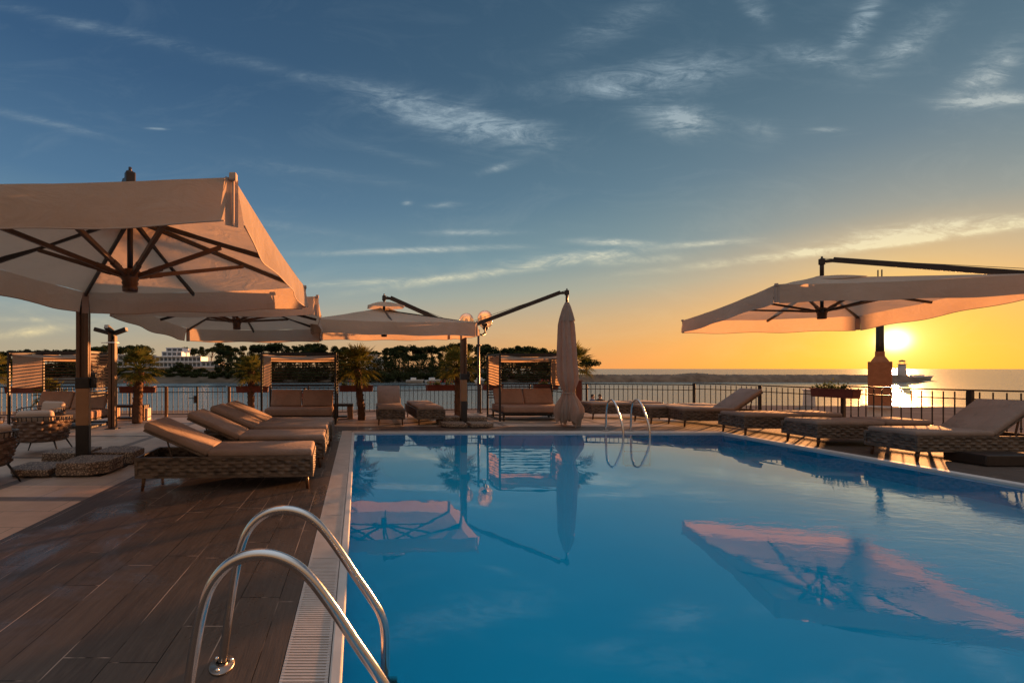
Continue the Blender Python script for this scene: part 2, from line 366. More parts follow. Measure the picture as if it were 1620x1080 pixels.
def m_basin():
    m, T, b = mat('pool_tile', (0.0, 0.22, 0.42), 0.4)
    o = oc(T)
    n = T.noise(o, 0.7, 3, 0.5)
    T.l.new(T.mix(n, (0.003, 0.58, 0.84), (0.006, 0.65, 0.90)), b.inputs['Base Color'])
    return m
M['basin'] = m_basin()
def m_sea():
    m, T, b = mat('sea_water', (0.12, 0.135, 0.13), 0.10)
    b.inputs['IOR'].default_value = 1.33
    o = oc(T)
    a = T.noise(T.mapv(o, scale=(0.16, 0.5, 1), rot=(0, 0, R(-12))), 1.0, 5, 0.62, 0.6)
    c = T.noise(T.mapv(o, scale=(1.1, 2.6, 1), rot=(0, 0, R(8))), 1.0, 4, 0.6, 0.3)
    l = T.noise(T.mapv(o, scale=(0.012, 0.05, 1), rot=(0, 0, R(-6))), 1.0, 4, 0.55, 0.5)
    h = T.m('ADD', T.m('MULTIPLY', a, 1.6), T.m('ADD', T.m('MULTIPLY', c, 0.28), T.m('MULTIPLY', l, 2.5)))
    bump(T, b, h, 0.24, 0.5)
    # foam near the quay
    x, y, z = T.sep(o)
    f = T.noise(T.mapv(o, scale=(0.25, 1.3, 1)), 1.0, 5, 0.7, 1.0)
    near = T.m('SUBTRACT', 1.0, T.m('DIVIDE', T.m('SUBTRACT', y, 34.0), 26.0), clamp=True)
    fo = T.m('MULTIPLY', T.ramp(f, [(0.56, 0.0), (0.68, 1.0)]), near)
    T.l.new(T.mix(fo, (0.13, 0.145, 0.14), (0.6, 0.6, 0.58)), b.inputs['Base Color'])
    T.l.new(T.m('MULTIPLY_ADD', fo, 0.5, 0.24), b.inputs['Roughness'])
    return m
M['sea'] = m_sea()
M['sand'] = noisy('promenade_paving', (0.20, 0.14, 0.11), (0.28, 0.20, 0.155), 0.6, 1.0, 0, 0.5, 6, 0.0, 0.03)
M['island'] = noisy('island_ground', (0.06, 0.05, 0.03), (0.18, 0.13, 0.09), 0.15, 0.95, 0, 0.7, 0.8, 0.3, 0.5)
def m_leaf(name, c1, c2, c3, tr=0.3, scale=6.0):
    m = bpy.data.materials.new(name); m.use_nodes = True; T = NT(m.node_tree); T.n.clear()
    o = oc(T)
    n = T.noise(o, scale, 3, 0.6)
    gi = T.new('ShaderNodeNewGeometry').outputs['Random Per Island']
    c = T.mix(T.ramp(n, [(0.35, 0.0), (0.65, 1.0)]), c1, c2)
    c = T.mix(T.m('MULTIPLY', gi, 0.5), c, c3)
    d = T.new('ShaderNodeBsdfDiffuse'); t = T.new('ShaderNodeBsdfTranslucent')
    T.l.new(c, d.inputs[0]); T.l.new(c, t.inputs[0])
    mx = T.new('ShaderNodeMixShader'); mx.inputs[0].default_value = tr
    T.l.new(d.outputs[0], mx.inputs[1]); T.l.new(t.outputs[0], mx.inputs[2])
    out = T.new('ShaderNodeOutputMaterial'); T.l.new(mx.outputs[0], out.inputs[0])
    return m
M['pine'] = m_leaf('pine_needles', (0.028, 0.042, 0.018), (0.05, 0.07, 0.03), (0.02, 0.03, 0.018), 0.2, 0.4)
M['bush'] = m_leaf('bush_leaves', (0.035, 0.05, 0.022), (0.06, 0.075, 0.03), (0.03, 0.03, 0.02), 0.2, 0.5)
M['palm'] = m_leaf('palm_leaves', (0.05, 0.075, 0.018), (0.11, 0.13, 0.03), (0.20, 0.13, 0.035), 0.4, 3)
M['plant'] = m_leaf('plant_leaves', (0.05, 0.09, 0.03), (0.09, 0.13, 0.04), (0.12, 0.10, 0.04), 0.3, 8)
M['palm_trunk'] = noisy('palm_trunk', (0.09, 0.05, 0.035), (0.16, 0.09, 0.055), 14, 0.95, 0, 1.0, 30, 0.2, 0.02)
def m_glass(name, c, a=0.55, r=0.05):
    m = bpy.data.materials.new(name); m.use_nodes = True; T = NT(m.node_tree); T.n.clear()
    fr = T.new('ShaderNodeLayerWeight'); fr.inputs[0].default_value = 0.35
    tr = T.new('ShaderNodeBsdfTransparent'); tr.inputs[0].default_value = (c[0], c[1], c[2], 1)
    gl = T.new('ShaderNodeBsdfGlossy'); gl.inputs['Roughness'].default_value = r
    tl = T.new('ShaderNodeBsdfTranslucent'); tl.inputs[0].default_value = (c[0], c[1], c[2], 1)
    m1 = T.new('ShaderNodeMixShader'); m1.inputs[0].default_value = 1 - a
    T.l.new(tr.outputs[0], m1.inputs[1]); T.l.new(tl.outputs[0], m1.inputs[2])
    m2 = T.new('ShaderNodeMixShader'); T.l.new(fr.outputs[1], m2.inputs[0])
    T.l.new(m1.outputs[0], m2.inputs[1]); T.l.new(gl.outputs[0], m2.inputs[2])
    out = T.new('ShaderNodeOutputMaterial'); T.l.new(m2.outputs[0], out.inputs[0]); return m
M['globe'] = m_glass('globe_glass', (0.9, 0.78, 0.62), 0.7)
M['window'] = mat('window_glass', (0.10, 0.14, 0.18), 0.15)[0]
M['plaster'] = noisy('hotel_plaster', (0.70, 0.72, 0.76), (0.80, 0.82, 0.85), 0.2, 0.8, 0, 0.1, 3)
M['lip'] = noisy('pool_lip', (0.52, 0.49, 0.46), (0.62, 0.58, 0.54), 4, 0.65, 0, 0.1, 50, 0.2)
M['dull_steel'] = noisy('dull_steel', (0.26, 0.22, 0.20), (0.36, 0.32, 0.29), 12, 0.38, 1.0, 0.1, 80)
M['grate'] = noisy('grate_plastic', (0.50, 0.43, 0.39), (0.62, 0.54, 0.49), 5, 0.5, 0, 0.1, 50)
M['gutter'] = noisy('gutter_dark', (0.03, 0.028, 0.028), (0.05, 0.045, 0.045), 5, 0.6, 0, 0.1, 50)
M['lens'] = mat('lamp_lens', (0.35, 0.33, 0.3), 0.15)[0]

# ------------------------------------------------------------------ mesh helpers
class MB:
    def __init__(s): s.bm = bmesh.new()
    def box(s, c, d, rot=None, bev=0.0, seg=2, taper=None):
        r = bmesh.ops.create_cube(s.bm, size=1.0)
        vs = r['verts']
        for v in vs:
            v.co = Vector((v.co.x * d[0], v.co.y * d[1], v.co.z * d[2]))
            if taper and v.co.z > 0: v.co.x *= taper; v.co.y *= taper
        if bev > 0:
            es = list({e for v in vs for e in v.link_edges})
            b = bmesh.ops.bevel(s.bm, geom=es, offset=bev, segments=seg, profile=0.5, affect='EDGES', clamp_overlap=True)
            vs = list({v for f in b['faces'] for v in f.verts} | {v for v in vs if v.is_valid})
        Mx = Matrix.Translation(Vector(c))
        if rot is not None:
            Mx = Mx @ (rot.to_4x4() if isinstance(rot, Matrix) else Matrix.Rotation(rot, 4, 'Z'))
        for v in vs: v.co = Mx @ v.co
        return vs
    def bar(s, a, b, w, h=None, bev=0.0, up=Vector((0, 0, 1))):
        a, b = Vector(a), Vector(b); h = h or w
        d = b - a; L = d.length; zx = d.normalized()
        if abs(zx.dot(up)) > 0.99: up = Vector((0, 1, 0))
        yx = (up - zx * up.dot(zx)).normalized(); xx = yx.cross(zx)
        rot = Matrix((xx, yx, zx)).transposed()
        return s.box((a + b) / 2, (w, h, L), rot, bev, 1)
    def tube(s, pts, rad, n=8, cap=True):
        pts = [Vector(p) for p in pts]
        rad = [rad] * len(pts) if isinstance(rad, (int, float)) else rad
        prev = None; rings = []
        for i, p in enumerate(pts):
            if i == 0: t = pts[1] - p
            elif i == len(pts) - 1: t = p - pts[-2]
            else: t = (pts[i + 1] - p).normalized() + (p - pts[i - 1]).normalized()
            t.normalize()
            if prev is None:
                a = Vector((0, 0, 1)) if abs(t.z) < 0.9 else Vector((1, 0, 0))
                u = t.cross(a).normalized()
            else:
                u = (prev - t * prev.dot(t)).normalized()
            prev = u; w = t.cross(u)
            rings.append([s.bm.verts.new(p + (u * math.cos(2 * PI * k / n) + w * math.sin(2 * PI * k / n)) * rad[i]) for k in range(n)])
        for a, b in zip(rings, rings[1:]):
            for k in range(n):
                s.bm.faces.new((a[k], a[(k + 1) % n], b[(k + 1) % n], b[k])).smooth = True
        if cap:
            s.bm.faces.new(rings[0][::-1]); s.bm.faces.new(rings[-1])
    def lathe(s, prof, c=(0, 0, 0), n=20, fn=None):
        c = Vector(c); rings = []
        for (r, z) in prof:
            rr = []
            for k in range(n):
                a = 2 * PI * k / n
                q = r * (fn(a, z) if fn else 1)
                rr.append(s.bm.verts.new(c + Vector((q * math.cos(a), q * math.sin(a), z))))
            rings.append(rr)
        for a, b in zip(rings, rings[1:]):
            for k in range(n):
                s.bm.faces.new((a[k], a[(k + 1) % n], b[(k + 1) % n], b[k])).smooth = True
        return rings
    def sphere(s, c, r, n=12, sc=(1, 1, 1)):
        q = bmesh.ops.create_uvsphere(s.bm, u_segments=n, v_segments=max(4, n * 2 // 3), radius=r)
        for v in q['verts']:
            v.co = Vector(c) + Vector((v.co.x * sc[0], v.co.y * sc[1], v.co.z * sc[2]))
            for f in v.link_faces: f.smooth = True
    def grid(s, fn, nu, nv, smooth=True, closed_u=False):
        g = [[s.bm.verts.new(fn(i / nu, j / nv)) for j in range(nv + 1)] for i in range(nu if closed_u else nu + 1)]
        m = len(g)
        for i in range(nu):
            for j in range(nv):
                a, b = g[i], g[(i + 1) % m]
                f = s.bm.faces.new((a[j], b[j], b[j + 1], a[j + 1])); f.smooth = smooth
        return g
    def poly(s, pts):
        return s.bm.faces.new([s.bm.verts.new(p) for p in pts])
    def prism(s, pts, z0, z1, bev=0.0):
        lo = [s.bm.verts.new((p[0], p[1], z0)) for p in pts]; hi = [s.bm.verts.new((p[0], p[1], z1)) for p in pts]
        n = len(pts); fs = [s.bm.faces.new(lo[::-1]), s.bm.faces.new(hi)]
        for i in range(n): fs.append(s.bm.faces.new((lo[i], lo[(i + 1) % n], hi[(i + 1) % n], hi[i])))
        if bev:
            es = list({e for v in hi for e in v.link_edges})
            bmesh.ops.bevel(s.bm, geom=es, offset=bev, segments=2, profile=0.5, affect='EDGES')
    def build(s, name, m, parent=None, smooth=None, loc=None):
        me = bpy.data.meshes.new(name)
        bmesh.ops.recalc_face_normals(s.bm, faces=s.bm.faces)
        s.bm.to_mesh(me); s.bm.free()
        if smooth is not None:
            me.polygons.foreach_set('use_smooth', [smooth] * len(me.polygons))
        me.materials.append(m)
        o = bpy.data.objects.new(name, me); col.objects.link(o)
        if parent: o.parent = parent
        if loc: o.location = loc
        return o
def weave(mb, o, U, V, Nn, nu, nv, dep, res=6):
    o, U, V, Nn = Vector(o), Vector(U), Vector(V), Vector(Nn)
    def fn(u, v):
        r = int(min(v * nv, nv - 1e-6)); ci = int(min(u * nu, nu - 1e-6)); fu = (u * nu) % 1.0; fv = (v * nv) % 1.0
        if v >= 1: fv = 0
        h = (max(0, math.sin(PI * fu)) ** 0.6) * (max(0, math.sin(PI * fv)) ** 0.5) * (1 if (ci + r) % 2 == 0 else .12)
        return o + U * u + V * v + Nn * (dep * h)
    mb.grid(fn, nu * res, nv * res)
def tag(o, label=None, cat=None, group=None, kind=None):
    if label: o['label'] = label
    if cat: o['category'] = cat
    if group: o['group'] = group
    if kind: o['kind'] = kind
    return o
def empty(name, loc=(0, 0, 0), rz=0.0):
    o = bpy.data.objects.new(name, None); col.objects.link(o)
    o.location = loc; o.rotation_euler = (0, 0, rz); o.empty_display_size = 0.2
    return o
def kids(o, idx=None):
    return [c for c in list(bpy.data.objects) if c.parent == o]
def copy_tree(o, parent=None):
    c = o.copy(); col.objects.link(c); c.parent = parent
    for ch in kids(o): copy_tree(ch, c)
    return c
def G(px, py, z=0.0):         # a point at height z seen at that pixel of the photograph
    d = F * (EYE - z) / (py - HY); return Vector(((px - VX) * d / F, d, z))
def D(px, py, d):
    return Vector(((px - VX) * d / F, d, EYE + (HY - py) * d / F))

# ------------------------------------------------------------------ the setting
PX0, PX1, PY0, PY1 = -0.075, 8.28, -3.0, 10.07       # water edges
GX = -0.37                                            # outer edge of the drain grate
fence_pts = [(-16, 12.3), (-10.5, 12.75), (-5.6, 12.95), (-3.7, 13.1), (1.1, 13.9), (3.5, 14.4), (6.0, 14.7), (7.6, 14.75), (9.2, 14.5), (10.3, 14.1), (10.75, 13.4), (10.96, 12.6), (11.06, 11.0), (11.12, 9.4), (11.4, 8.3), (12.0, 7.5), (13.6, 6.1), (16.0, 4.5), (19.5, 3.0)]
LZ = -1.7                                             # promenade level
def sheet(name, m, pts, z, kind='structure'):
    b = MB(); b.poly([(x, y, z) for x, y in pts]); o = b.build(name, m); return tag(o, kind=kind)
def slab():
    b = MB()
    # the stone terrace with a hole for the pool and drain: laid as butting strips
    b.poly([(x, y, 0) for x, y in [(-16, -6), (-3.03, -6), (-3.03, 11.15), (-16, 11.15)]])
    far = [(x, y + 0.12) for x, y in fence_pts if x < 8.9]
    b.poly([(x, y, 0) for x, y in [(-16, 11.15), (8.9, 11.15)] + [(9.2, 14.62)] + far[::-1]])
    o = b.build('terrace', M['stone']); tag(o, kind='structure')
    b = MB()
    b.poly([(x, y, 0) for x, y in [(-3.03, -6), (GX, -6), (GX, 11.15), (-3.03, 11.15)]])
    b.poly([(x, y, 0) for x, y in [(GX, 10.37), (8.42, 10.37), (8.42, 11.15), (GX, 11.15)]])
    right = [(x + (.12 if x > 10.5 else 0), y + 0.12) for x, y in fence_pts if x > 9.3]
    b.poly([(x, y, 0) for x, y in [(8.42, -6), (21, -6), (21, 2.7)] + right[::-1] + [(9.2, 14.62), (8.9, 11.15), (8.42, 11.15)]])
    b.poly([(x, y, 0) for x, y in [(GX, -6), (8.42, -6), (8.42, -3.1), (GX, -3.1)]])
    o = b.build('wooden_deck', M['deck']); tag(o, kind='structure')
    b = MB()                                          # the retaining face under the fence
    f = [(x + (.12 if x > 10.5 else 0), y + 0.12) for x, y in fence_pts]
    for (x0, y0), (x1, y1) in zip(f, f[1:]):
        b.poly([(x0, y0, -0.0), (x1, y1, -0.0), (x1, y1, LZ - .1), (x0, y0, LZ - .1)])
    b.poly([(19.62, 3.12, 0), (21, 2.7, 0), (21, 2.7, LZ - .1), (19.62, 3.12, LZ - .1)])
    o = b.build('terrace_edge', M['white_stone']); tag(o, kind='structure')
slab()
def pool():
    z0 = -1.35
    b = MB()
    x0, x1, y0, y1 = PX0 - 0.01, PX1 + 0.01, PY0, PY1 + 0.01
    c = [(x0, y0), (x1, y0), (x1, y1), (x0, y1)]
    def bowl(u, v):
        uu, vv = u * u * (3 - 2 * u), v * v * (3 - 2 * v)
        x, y = x0 + (x1 - x0) * uu, y0 + (y1 - y0) * vv
        d = min(x - x0, x1 - x, y - y0, y1 - y)
        return Vector((x, y, -.30 + (z0 + .30) * (1 - math.exp(-d / 1.1))))
    b.grid(bowl, 60, 70)
    for i in range(4):
        (xa, ya), (xb, yb) = c[i], c[(i + 1) % 4]
        b.poly([(xa, ya, -0.02), (xb, yb, -0.02), (xb, yb, -.30), (xa, ya, -.30)])
    tag(b.build('pool_basin', M['basin']), kind='structure')
    b = MB(); b.poly([(PX0 - .008, PY0, -0.03), (PX1 + .008, PY0, -0.03), (PX1 + .008, PY1 + .008, -0.03), (PX0 - .008, PY1 + .008, -0.03)])
    tag(b.build('pool_water', M['water']), kind='structure')
    b = MB()                                          # pale lip round the basin
    w = 0.06
    b.box(((PX0 - w / 2), (PY0 + PY1) / 2 + w / 2, -0.02), (w, PY1 - PY0 + w, 0.05), bev=0.01)
    b.box((PX1 + 0.07, (PY0 + PY1) / 2 + w / 2, -0.0195), (0.14, PY1 - PY0 + w, 0.05), bev=0.01)
    b.box(((PX0 + PX1) / 2, PY1 + w / 2, -0.0205), (PX1 - PX0 - .002, w, 0.05), bev=0.01)
    tag(b.build('pool_edge', M['lip']), kind='structure')
    b = MB()
    b.poly([(GX, PY0, -0.04), (PX0 - w, PY0, -0.04), (PX0 - w, PY1 + .3, -0.04), (GX, PY1 + .3, -0.04)])
    b.poly([(PX0 - w, PY1 + w, -0.04), (PX1 + .14, PY1 + w, -0.04), (PX1 + .14, PY1 + .3, -0.04), (PX0 - w, PY1 + .3, -0.04)])
    for (xa, ya, xb, yb) in ((GX, PY0, GX, PY1 + .3), (GX, PY1 + .3, PX1 + .14, PY1 + .3)):
        b.poly([(xa, ya, 0), (xb, yb, 0), (xb, yb, -0.04), (xa, ya, -0.04)])
    tag(b.build('drain_channel', M['gutter']), kind='structure')
    b = MB()
    y = -0.6; n = 0
    while y < PY1 + 0.28:
        b.box(((GX + PX0 - w) / 2, y, -0.006), (PX0 - w - GX - .012, 0.0125, 0.012)); y += 0.0215 if n % 46 else 0.027; n += 1
    for xx in (GX + .012, PX0 - w - .012): b.box((xx, (PY1 - .6) / 2 + .15, -0.011), (0.016, PY1 + .9, 0.018))
    x = PX0 - w + 0.02
    while x < PX1 + 0.13:
        b.box((x, PY1 + (w + .3) / 2, -0.006), (0.0125, .3 - w - .012, 0.012)); x += 0.0215
    tag(b.build('drain_grate', M['grate']), kind='structure')
pool()
def outer():
    b = MB()                                          # promenade and beach below the terrace
    shore = [(-60, 30), (-30, 32.5), (-12, 33.5), (0, 34), (8, 35), (20, 37.5), (27, 38.5), (35, 38), (45, 37), (60, 35), (95, 28)]
    gy = []
    N = len(shore)
    rows = [(lambda x, y, k=k: (x, 4 + (y - 4) * k, LZ + 0.0)) for k in (0, .35, .6, .8, .95, 1.0)]
    ring = [[b.bm.verts.new(f(x, y)) for x, y in shore] for f in rows]
    ring.append([b.bm.verts.new((x, y + 1.6, LZ - 0.5)) for x, y in shore])
    ring.append([b.bm.verts.new((x, y + 6, LZ - 2.4)) for x, y in shore])
    for a, c in zip(ring, ring[1:]):
        for i in range(N - 1): b.bm.faces.new((a[i], a[i + 1], c[i + 1], c[i]))
    tag(b.build('promenade', M['sand']), kind='structure')
    b = MB()
    b.poly([(-9000, 25, -3.5), (9000, 25, -3.5), (9000, 14000, -3.5), (-9000, 14000, -3.5)])
    tag(b.build('sea', M['sea']), kind='structure')
    b = MB()                                          # ground sheet under everything on the land side
    b.poly([(-400, -400, -1.9), (400, -400, -1.9), (400, 26, -1.9), (-400, 26, -1.9)])
    tag(b.build('ground', M['sand']), kind='structure')
outer()

# island over the bay
def island_h(x, y):
    # coast line distance varies with x; ridge further back
    coast = 163 + 5 * noise.noise(Vector((x * 0.03, 0, 0))) - (14 if x < -60 else 14 * max(0, min(1, (-x - 20) / 40)))
    t = (y - coast) / 70.0
    if t < 0: return -3.5 + t * 8
    h = -3.3 + 5.2 * min(1, t * 1.6) ** 0.7 + 0.6 * noise.noise(Vector((x * .06, y * .06, 3)))
    end = max(0.0, min(1.0, (84 - x) / 22.0))
    return -4.2 + (h + 4.2) * end ** 0.8
def island():
    b = MB()
    def fn(u, v):
        x = -330 + u * 425; y = 140 + v * 140
        return Vector((x, y, island_h(x, y)))
    b.grid(fn, 150, 50)
    tag(b.build('island', M['island']), kind='structure')
    b = MB()                                          # long rock breakwater
    def fb(u, v):
        x = 62 + u * 146; y0 = 166 + (1 - u) * 6
        a = -1 + 2 * v
        top = -0.85 + 0.16 * noise.noise(Vector((x * .3, v * 5, 1))) + (0.6 * math.exp(-((x - 129) / 5.5) ** 2))
        ends = min(1, (1 - u) * 40)
        z = -3.8 + (top + 3.8) * max(0, 1 - abs(a) ** 3) * ends
        z += 0.2 * noise.noise(Vector((x * .8, v * 9, 7)))
        return Vector((x + .3 * noise.noise(Vector((x, v * 20, 0))), y0 + a * 6, z))
    b.grid(fb, 300, 14, smooth=False)
    tag(b.build('breakwater', M['rock']), 'long low breakwater of dark rocks running across the mouth of the bay', 'breakwater')
island()

# ------------------------------------------------------------------ distant trees
def crown_mesh(seed, kind):
    rnd = random.Random(seed); b = MB()
    blobs = []
    if kind == 'pine':
        for k in range(9):
            a = rnd.uniform(0, 2 * PI); r = rnd.uniform(0, 2.6)
            blobs.append((Vector((r * math.cos(a), r * math.sin(a), rnd.uniform(6.6, 8.6) - r * .35)), rnd.uniform(1.2, 2.0), 0.55))
    elif kind == 'tall':
        for k in range(12):
            z = rnd.uniform(3.2, 9.6); rr = 2.1 * (1 - ((z - 5) / 5.6) ** 2) if z > 5 else 1.9
            a = rnd.uniform(0, 2 * PI); r = rnd.uniform(0, max(.2, rr))
            blobs.append((Vector((r * math.cos(a), r * math.sin(a), z)), rnd.uniform(.8, 1.5), 0.8))
    else:
        for k in range(9):
            a = rnd.uniform(0, 2 * PI); r = rnd.uniform(0, 2.2)
            blobs.append((Vector((r * math.cos(a), r * math.sin(a), rnd.uniform(0.8, 3.2))), rnd.uniform(.9, 1.5), 0.8))
    for c, r, sq in blobs:
        for i in range(150):
            d = Vector((rnd.gauss(0, 1), rnd.gauss(0, 1), rnd.gauss(0, 1))).normalized() * r * rnd.random() ** 0.4
            p = c + Vector((d.x, d.y, d.z * sq))
            s = rnd.uniform(.12, .30)
            u = Vector((rnd.gauss(0, 1), rnd.gauss(0, 1), rnd.gauss(0, .5))).normalized() * s
            w = u.cross(Vector((rnd.gauss(0, 1), rnd.gauss(0, 1), rnd.gauss(0, 1)))).normalized() * s
            b.poly([p - u, p + w, p + u, p - w])
    return b, blobs
def make_tree(seed, kind, name, label, group):
    root = empty(name); tag(root, label, 'tree' if kind != 'bush' else 'bush', group)
    cb, blobs = crown_mesh(seed, kind)
    cb.build('crown', M['bush'] if kind == 'bush' else M['pine'], root)
    t = MB(); rnd = random.Random(seed + 50)
    hgt = 6.8 if kind == 'pine' else (5 if kind == 'tall' else 1.2)
    t.tube([(0, 0, -.5), (rnd.uniform(-.2, .2), 0, hgt * .5), (rnd.uniform(-.3, .3), 0, hgt)], [.22, .17, .11], 6)
    for c, r, sq in blobs:
        t.tube([(0, 0, hgt * .62), (c.x * .5, c.y * .5, (hgt * .62 + c.z) / 2 + .2), c], [.09, .07, .03], 4)
    t.build('trunk', M['tree_bark'], root)
    return root
def forest():
    rnd = random.Random(11)
    protos = {'pine': [make_tree(k, 'pine', 'pine_tree', 'x', 'pines on the far shore') for k in (1, 2, 3)],
              'tall': [make_tree(k, 'tall', 'evergreen_tree', 'x', 'upright trees on the far shore') for k in (4, 5)]}
    usedp = set()
    # skyline of the wood in the photograph: pixel column -> pixel row
    sk = [(-60, 556), (60, 552), (140, 548), (165, 545), (200, 545), (225, 545), (250, 552), (290, 548), (330, 546), (355, 541), (375, 546), (400, 543), (440, 541), (470, 545), (500, 541),
          (518, 543), (534, 545), (556, 549), (575, 553), (600, 552), (618, 541), (634, 546), (650, 541), (668, 549), (688, 543), (705, 545), (722, 540), (745, 545), (768, 541), (780, 551), (800, 549), (820, 545),
          (845, 545), (865, 548), (885, 556), (905, 566)]
    marks = [(-400, 'left of the cabanas'), (12, 'behind the leftmost cabana'), (180, 'near the left hotel end'), (262, 'near the right hotel end'), (355, 'above the second palm'),
             (413, 'above the middle cabana'), (527, 'above the leaning palm'), (606, 'left of the central post'), (742, 'beside the globe lamp'), (792, 'above the right cabana'), (880, 'at the island tip')]
    cnt = {}
    words = ['first', 'second', 'third', 'fourth', 'fifth', 'sixth', 'seventh', 'eighth', 'ninth', 'tenth', 'eleventh', 'twelfth', 'thirteenth', 'fourteenth', 'fifteenth', 'sixteenth', 'seventeenth', 'eighteenth', 'nineteenth', 'twentieth', 'last', 'very last']
    def top(px):
        for (a, ya), (c, yc) in zip(sk, sk[1:]):
            if a <= px <= c: return ya + (yc - ya) * (px - a) / (c - a)
        return 560
    def place(kind, px, d, ytop, row):
        k = rnd.randrange(len(protos[kind])); src = protos[kind][k]
        X = (px - VX) * d / F; gz = island_h(X, d)
        H = {'pine': 9.0, 'tall': 10.2}[kind]
        ht = EYE + (HY - ytop) * d / F - gz
        sc = max(0.35, ht / H)
        if (kind, k) in usedp: o = copy_tree(src)
        else: o = src; usedp.add((kind, k))
        o.location = (X, d, gz); ws = sc * rnd.uniform(.95, 1.3)
        o.scale = (ws, ws, sc); o.rotation_euler = (0, 0, rnd.uniform(0, 6.28))
        mk = [m for p_, m in marks if px >= p_][-1]
        n = cnt.get((mk, kind, row), 0); cnt[(mk, kind, row)] = n + 1
        kd = {'pine': 'umbrella pine', 'tall': 'upright tree'}[kind]
        o['label'] = '%s %s from the left %s %s' % (words[min(n, 21)], kd, 'on the skyline' if row == 0 else 'in lower row', mk)
        return o
    px = -50
    while px < 900:
        d = rnd.uniform(228, 240) if 180 < px < 352 else rnd.uniform(196, 215)
        kind = 'pine' if rnd.random() < .65 else 'tall'
        if not (243 < px < 292): place(kind, px, d, top(px) + rnd.uniform(0, 3), 0)
        px += rnd.uniform(11, 17)
    px = -50
    while px < 885:                                    # second row, lower
        if not (185 < px < 345) and not (577 < px < 608):
            place('tall' if rnd.random() < .5 else 'pine', px, rnd.uniform(180, 190), top(px) + rnd.uniform(6, 20), 1)
        px += rnd.uniform(10, 15)
    o = place('pine', 928, 172, 566, 0); o['label'] = 'lone small round pine at the tip of the island, right of the wood'
    # undergrowth: one continuous mass along the foot of the wood
    b = MB(); px = -60
    spots = []
    while px < 905:
        spots.append((px, rnd.uniform(168, 178), ((559 if px > 345 else 568) if not (185 < px < 345) else 584) + rnd.uniform(-3, 6) + (6 if px > 860 else 0))); px += rnd.uniform(5, 9)
    spots += [(283, 176, 572), (290, 176, 574), (298, 176, 576), (276, 176, 577), (320, 176, 583), (240, 176, 582), (345, 176, 577), (360, 176, 575)]
    px = -60
    while px < 880: spots.append((px, rnd.uniform(158, 165), rnd.uniform(583, 588) + (6 if 185 < px < 350 else 0))); px += rnd.uniform(5, 9)
    for px, d, yt in spots:
        X = (px - VX) * d / F; gz = island_h(X, d); ht = EYE + (HY - yt) * d / F - gz
        for q in range(5):
            cx = X + rnd.uniform(-1.2, 1.2); cz = gz + ht * rnd.uniform(.15, .72); rr = max(.7, ht * rnd.uniform(.22, .34))
            for i in range(90):
                dd = Vector((rnd.gauss(0, 1), rnd.gauss(0, 1), rnd.gauss(0, 1))).normalized() * rr * rnd.random() ** .4
                p_ = Vector((cx, d + rnd.uniform(-1, 1), cz)) + dd; s_ = rnd.uniform(.14, .32)
                u = Vector((rnd.gauss(0, 1), rnd.gauss(0, 1), rnd.gauss(0, .5))).normalized() * s_
                w = u.cross(Vector((rnd.gauss(0, 1), rnd.gauss(0, 1), rnd.gauss(0, 1)))).normalized() * s_
                b.poly([p_ - u, p_ + w, p_ + u, p_ - w])
    tag(b.build('undergrowth', M['bush']), 'dark undergrowth along the foot of the wood on the far shore', 'bushes', kind='stuff')
forest()

def window_block(root, c0, w, dep, z0, nfl, fh, nb, loggia=True):
    """one wing: wall mesh with slabs, windows as parts"""
    x0, y0 = c0
    b = MB(); b.box((x0 + w / 2, y0 + dep / 2, z0 + nfl * fh / 2), (w, dep, nfl * fh))
    for k in range(nfl + 1):
        b.box((x0 + w / 2, y0 - .35, z0 + k * fh), (w + .5, .9, .35))
    bw = w / nb
    for i in range(nb + 1): b.box((x0 + i * bw, y0 - .3, z0 + nfl * fh / 2), (.28, .75, nfl * fh - .36))
    b.build('wall', M['plaster'], root)
    for k in range(nfl):
        for i in range(nb):
            g = MB(); g.box((x0 + (i + .5) * bw, y0 - .03, z0 + k * fh + fh * .5), (bw * .78, .1, fh * .55)); g.build('window', M['window'], root)
def buildings():
    s = 215 / F
    r = empty('hotel', (-90, 215, 0)); tag(r, 'long white stepped hotel with rows of balconies among the pines across the bay', 'hotel')
    def bx(xa, xb, yb, yt, nb, n, dy=0):
        z0 = EYE + (HY - yb) * s; z1 = EYE + (HY - yt) * s
        window_block(r, ((xa - VX) * s + 90, dy), (xb - xa) * s, 10, z0, n, (z1 - z0) / n, nb)
    bx(186, 232, 590, 561, 6, 3, 1)
    bx(240, 318, 590, 564, 12, 3, 0)
    bx(318.6, 345, 590, 571.5, 4, 2, 1)
    bx(345.5, 354, 589, 577, 1, 1, 1)
    bx(253, 284, 563.3, 556, 4, 1, 3)
    bx(257, 283, 555.8, 549.5, 3, 1, 5)
    s2 = 195 / F
    r2 = empty('white_house', ((592 - VX) * s2, 195, 0)); tag(r2, 'plain pale house half hidden by pines on the far shore', 'house')
    b = MB(); b.box((-1, 4, 3.2), (5.2, 7, 8.5)); b.box((2.9, 4.5, 2.2), (2.6, 6, 7.6)); b.build('wall', M['plaster'], r2)
    b = MB(); b.box((-1, 4, 7.6), (5.7, 7.5, .3)); b.box((2.9, 4.5, 6.15), (3, 6.4, .3)); b.build('roof', M['white_stone'], r2)
    for x, z in ((-2.4, 5), (-.2, 5), (-2.4, 2), (-.2, 2)):
        g = MB(); g.box((x, .47, z), (.9, .1, 1.4)); g.build('window', M['window'], r2)
buildings()

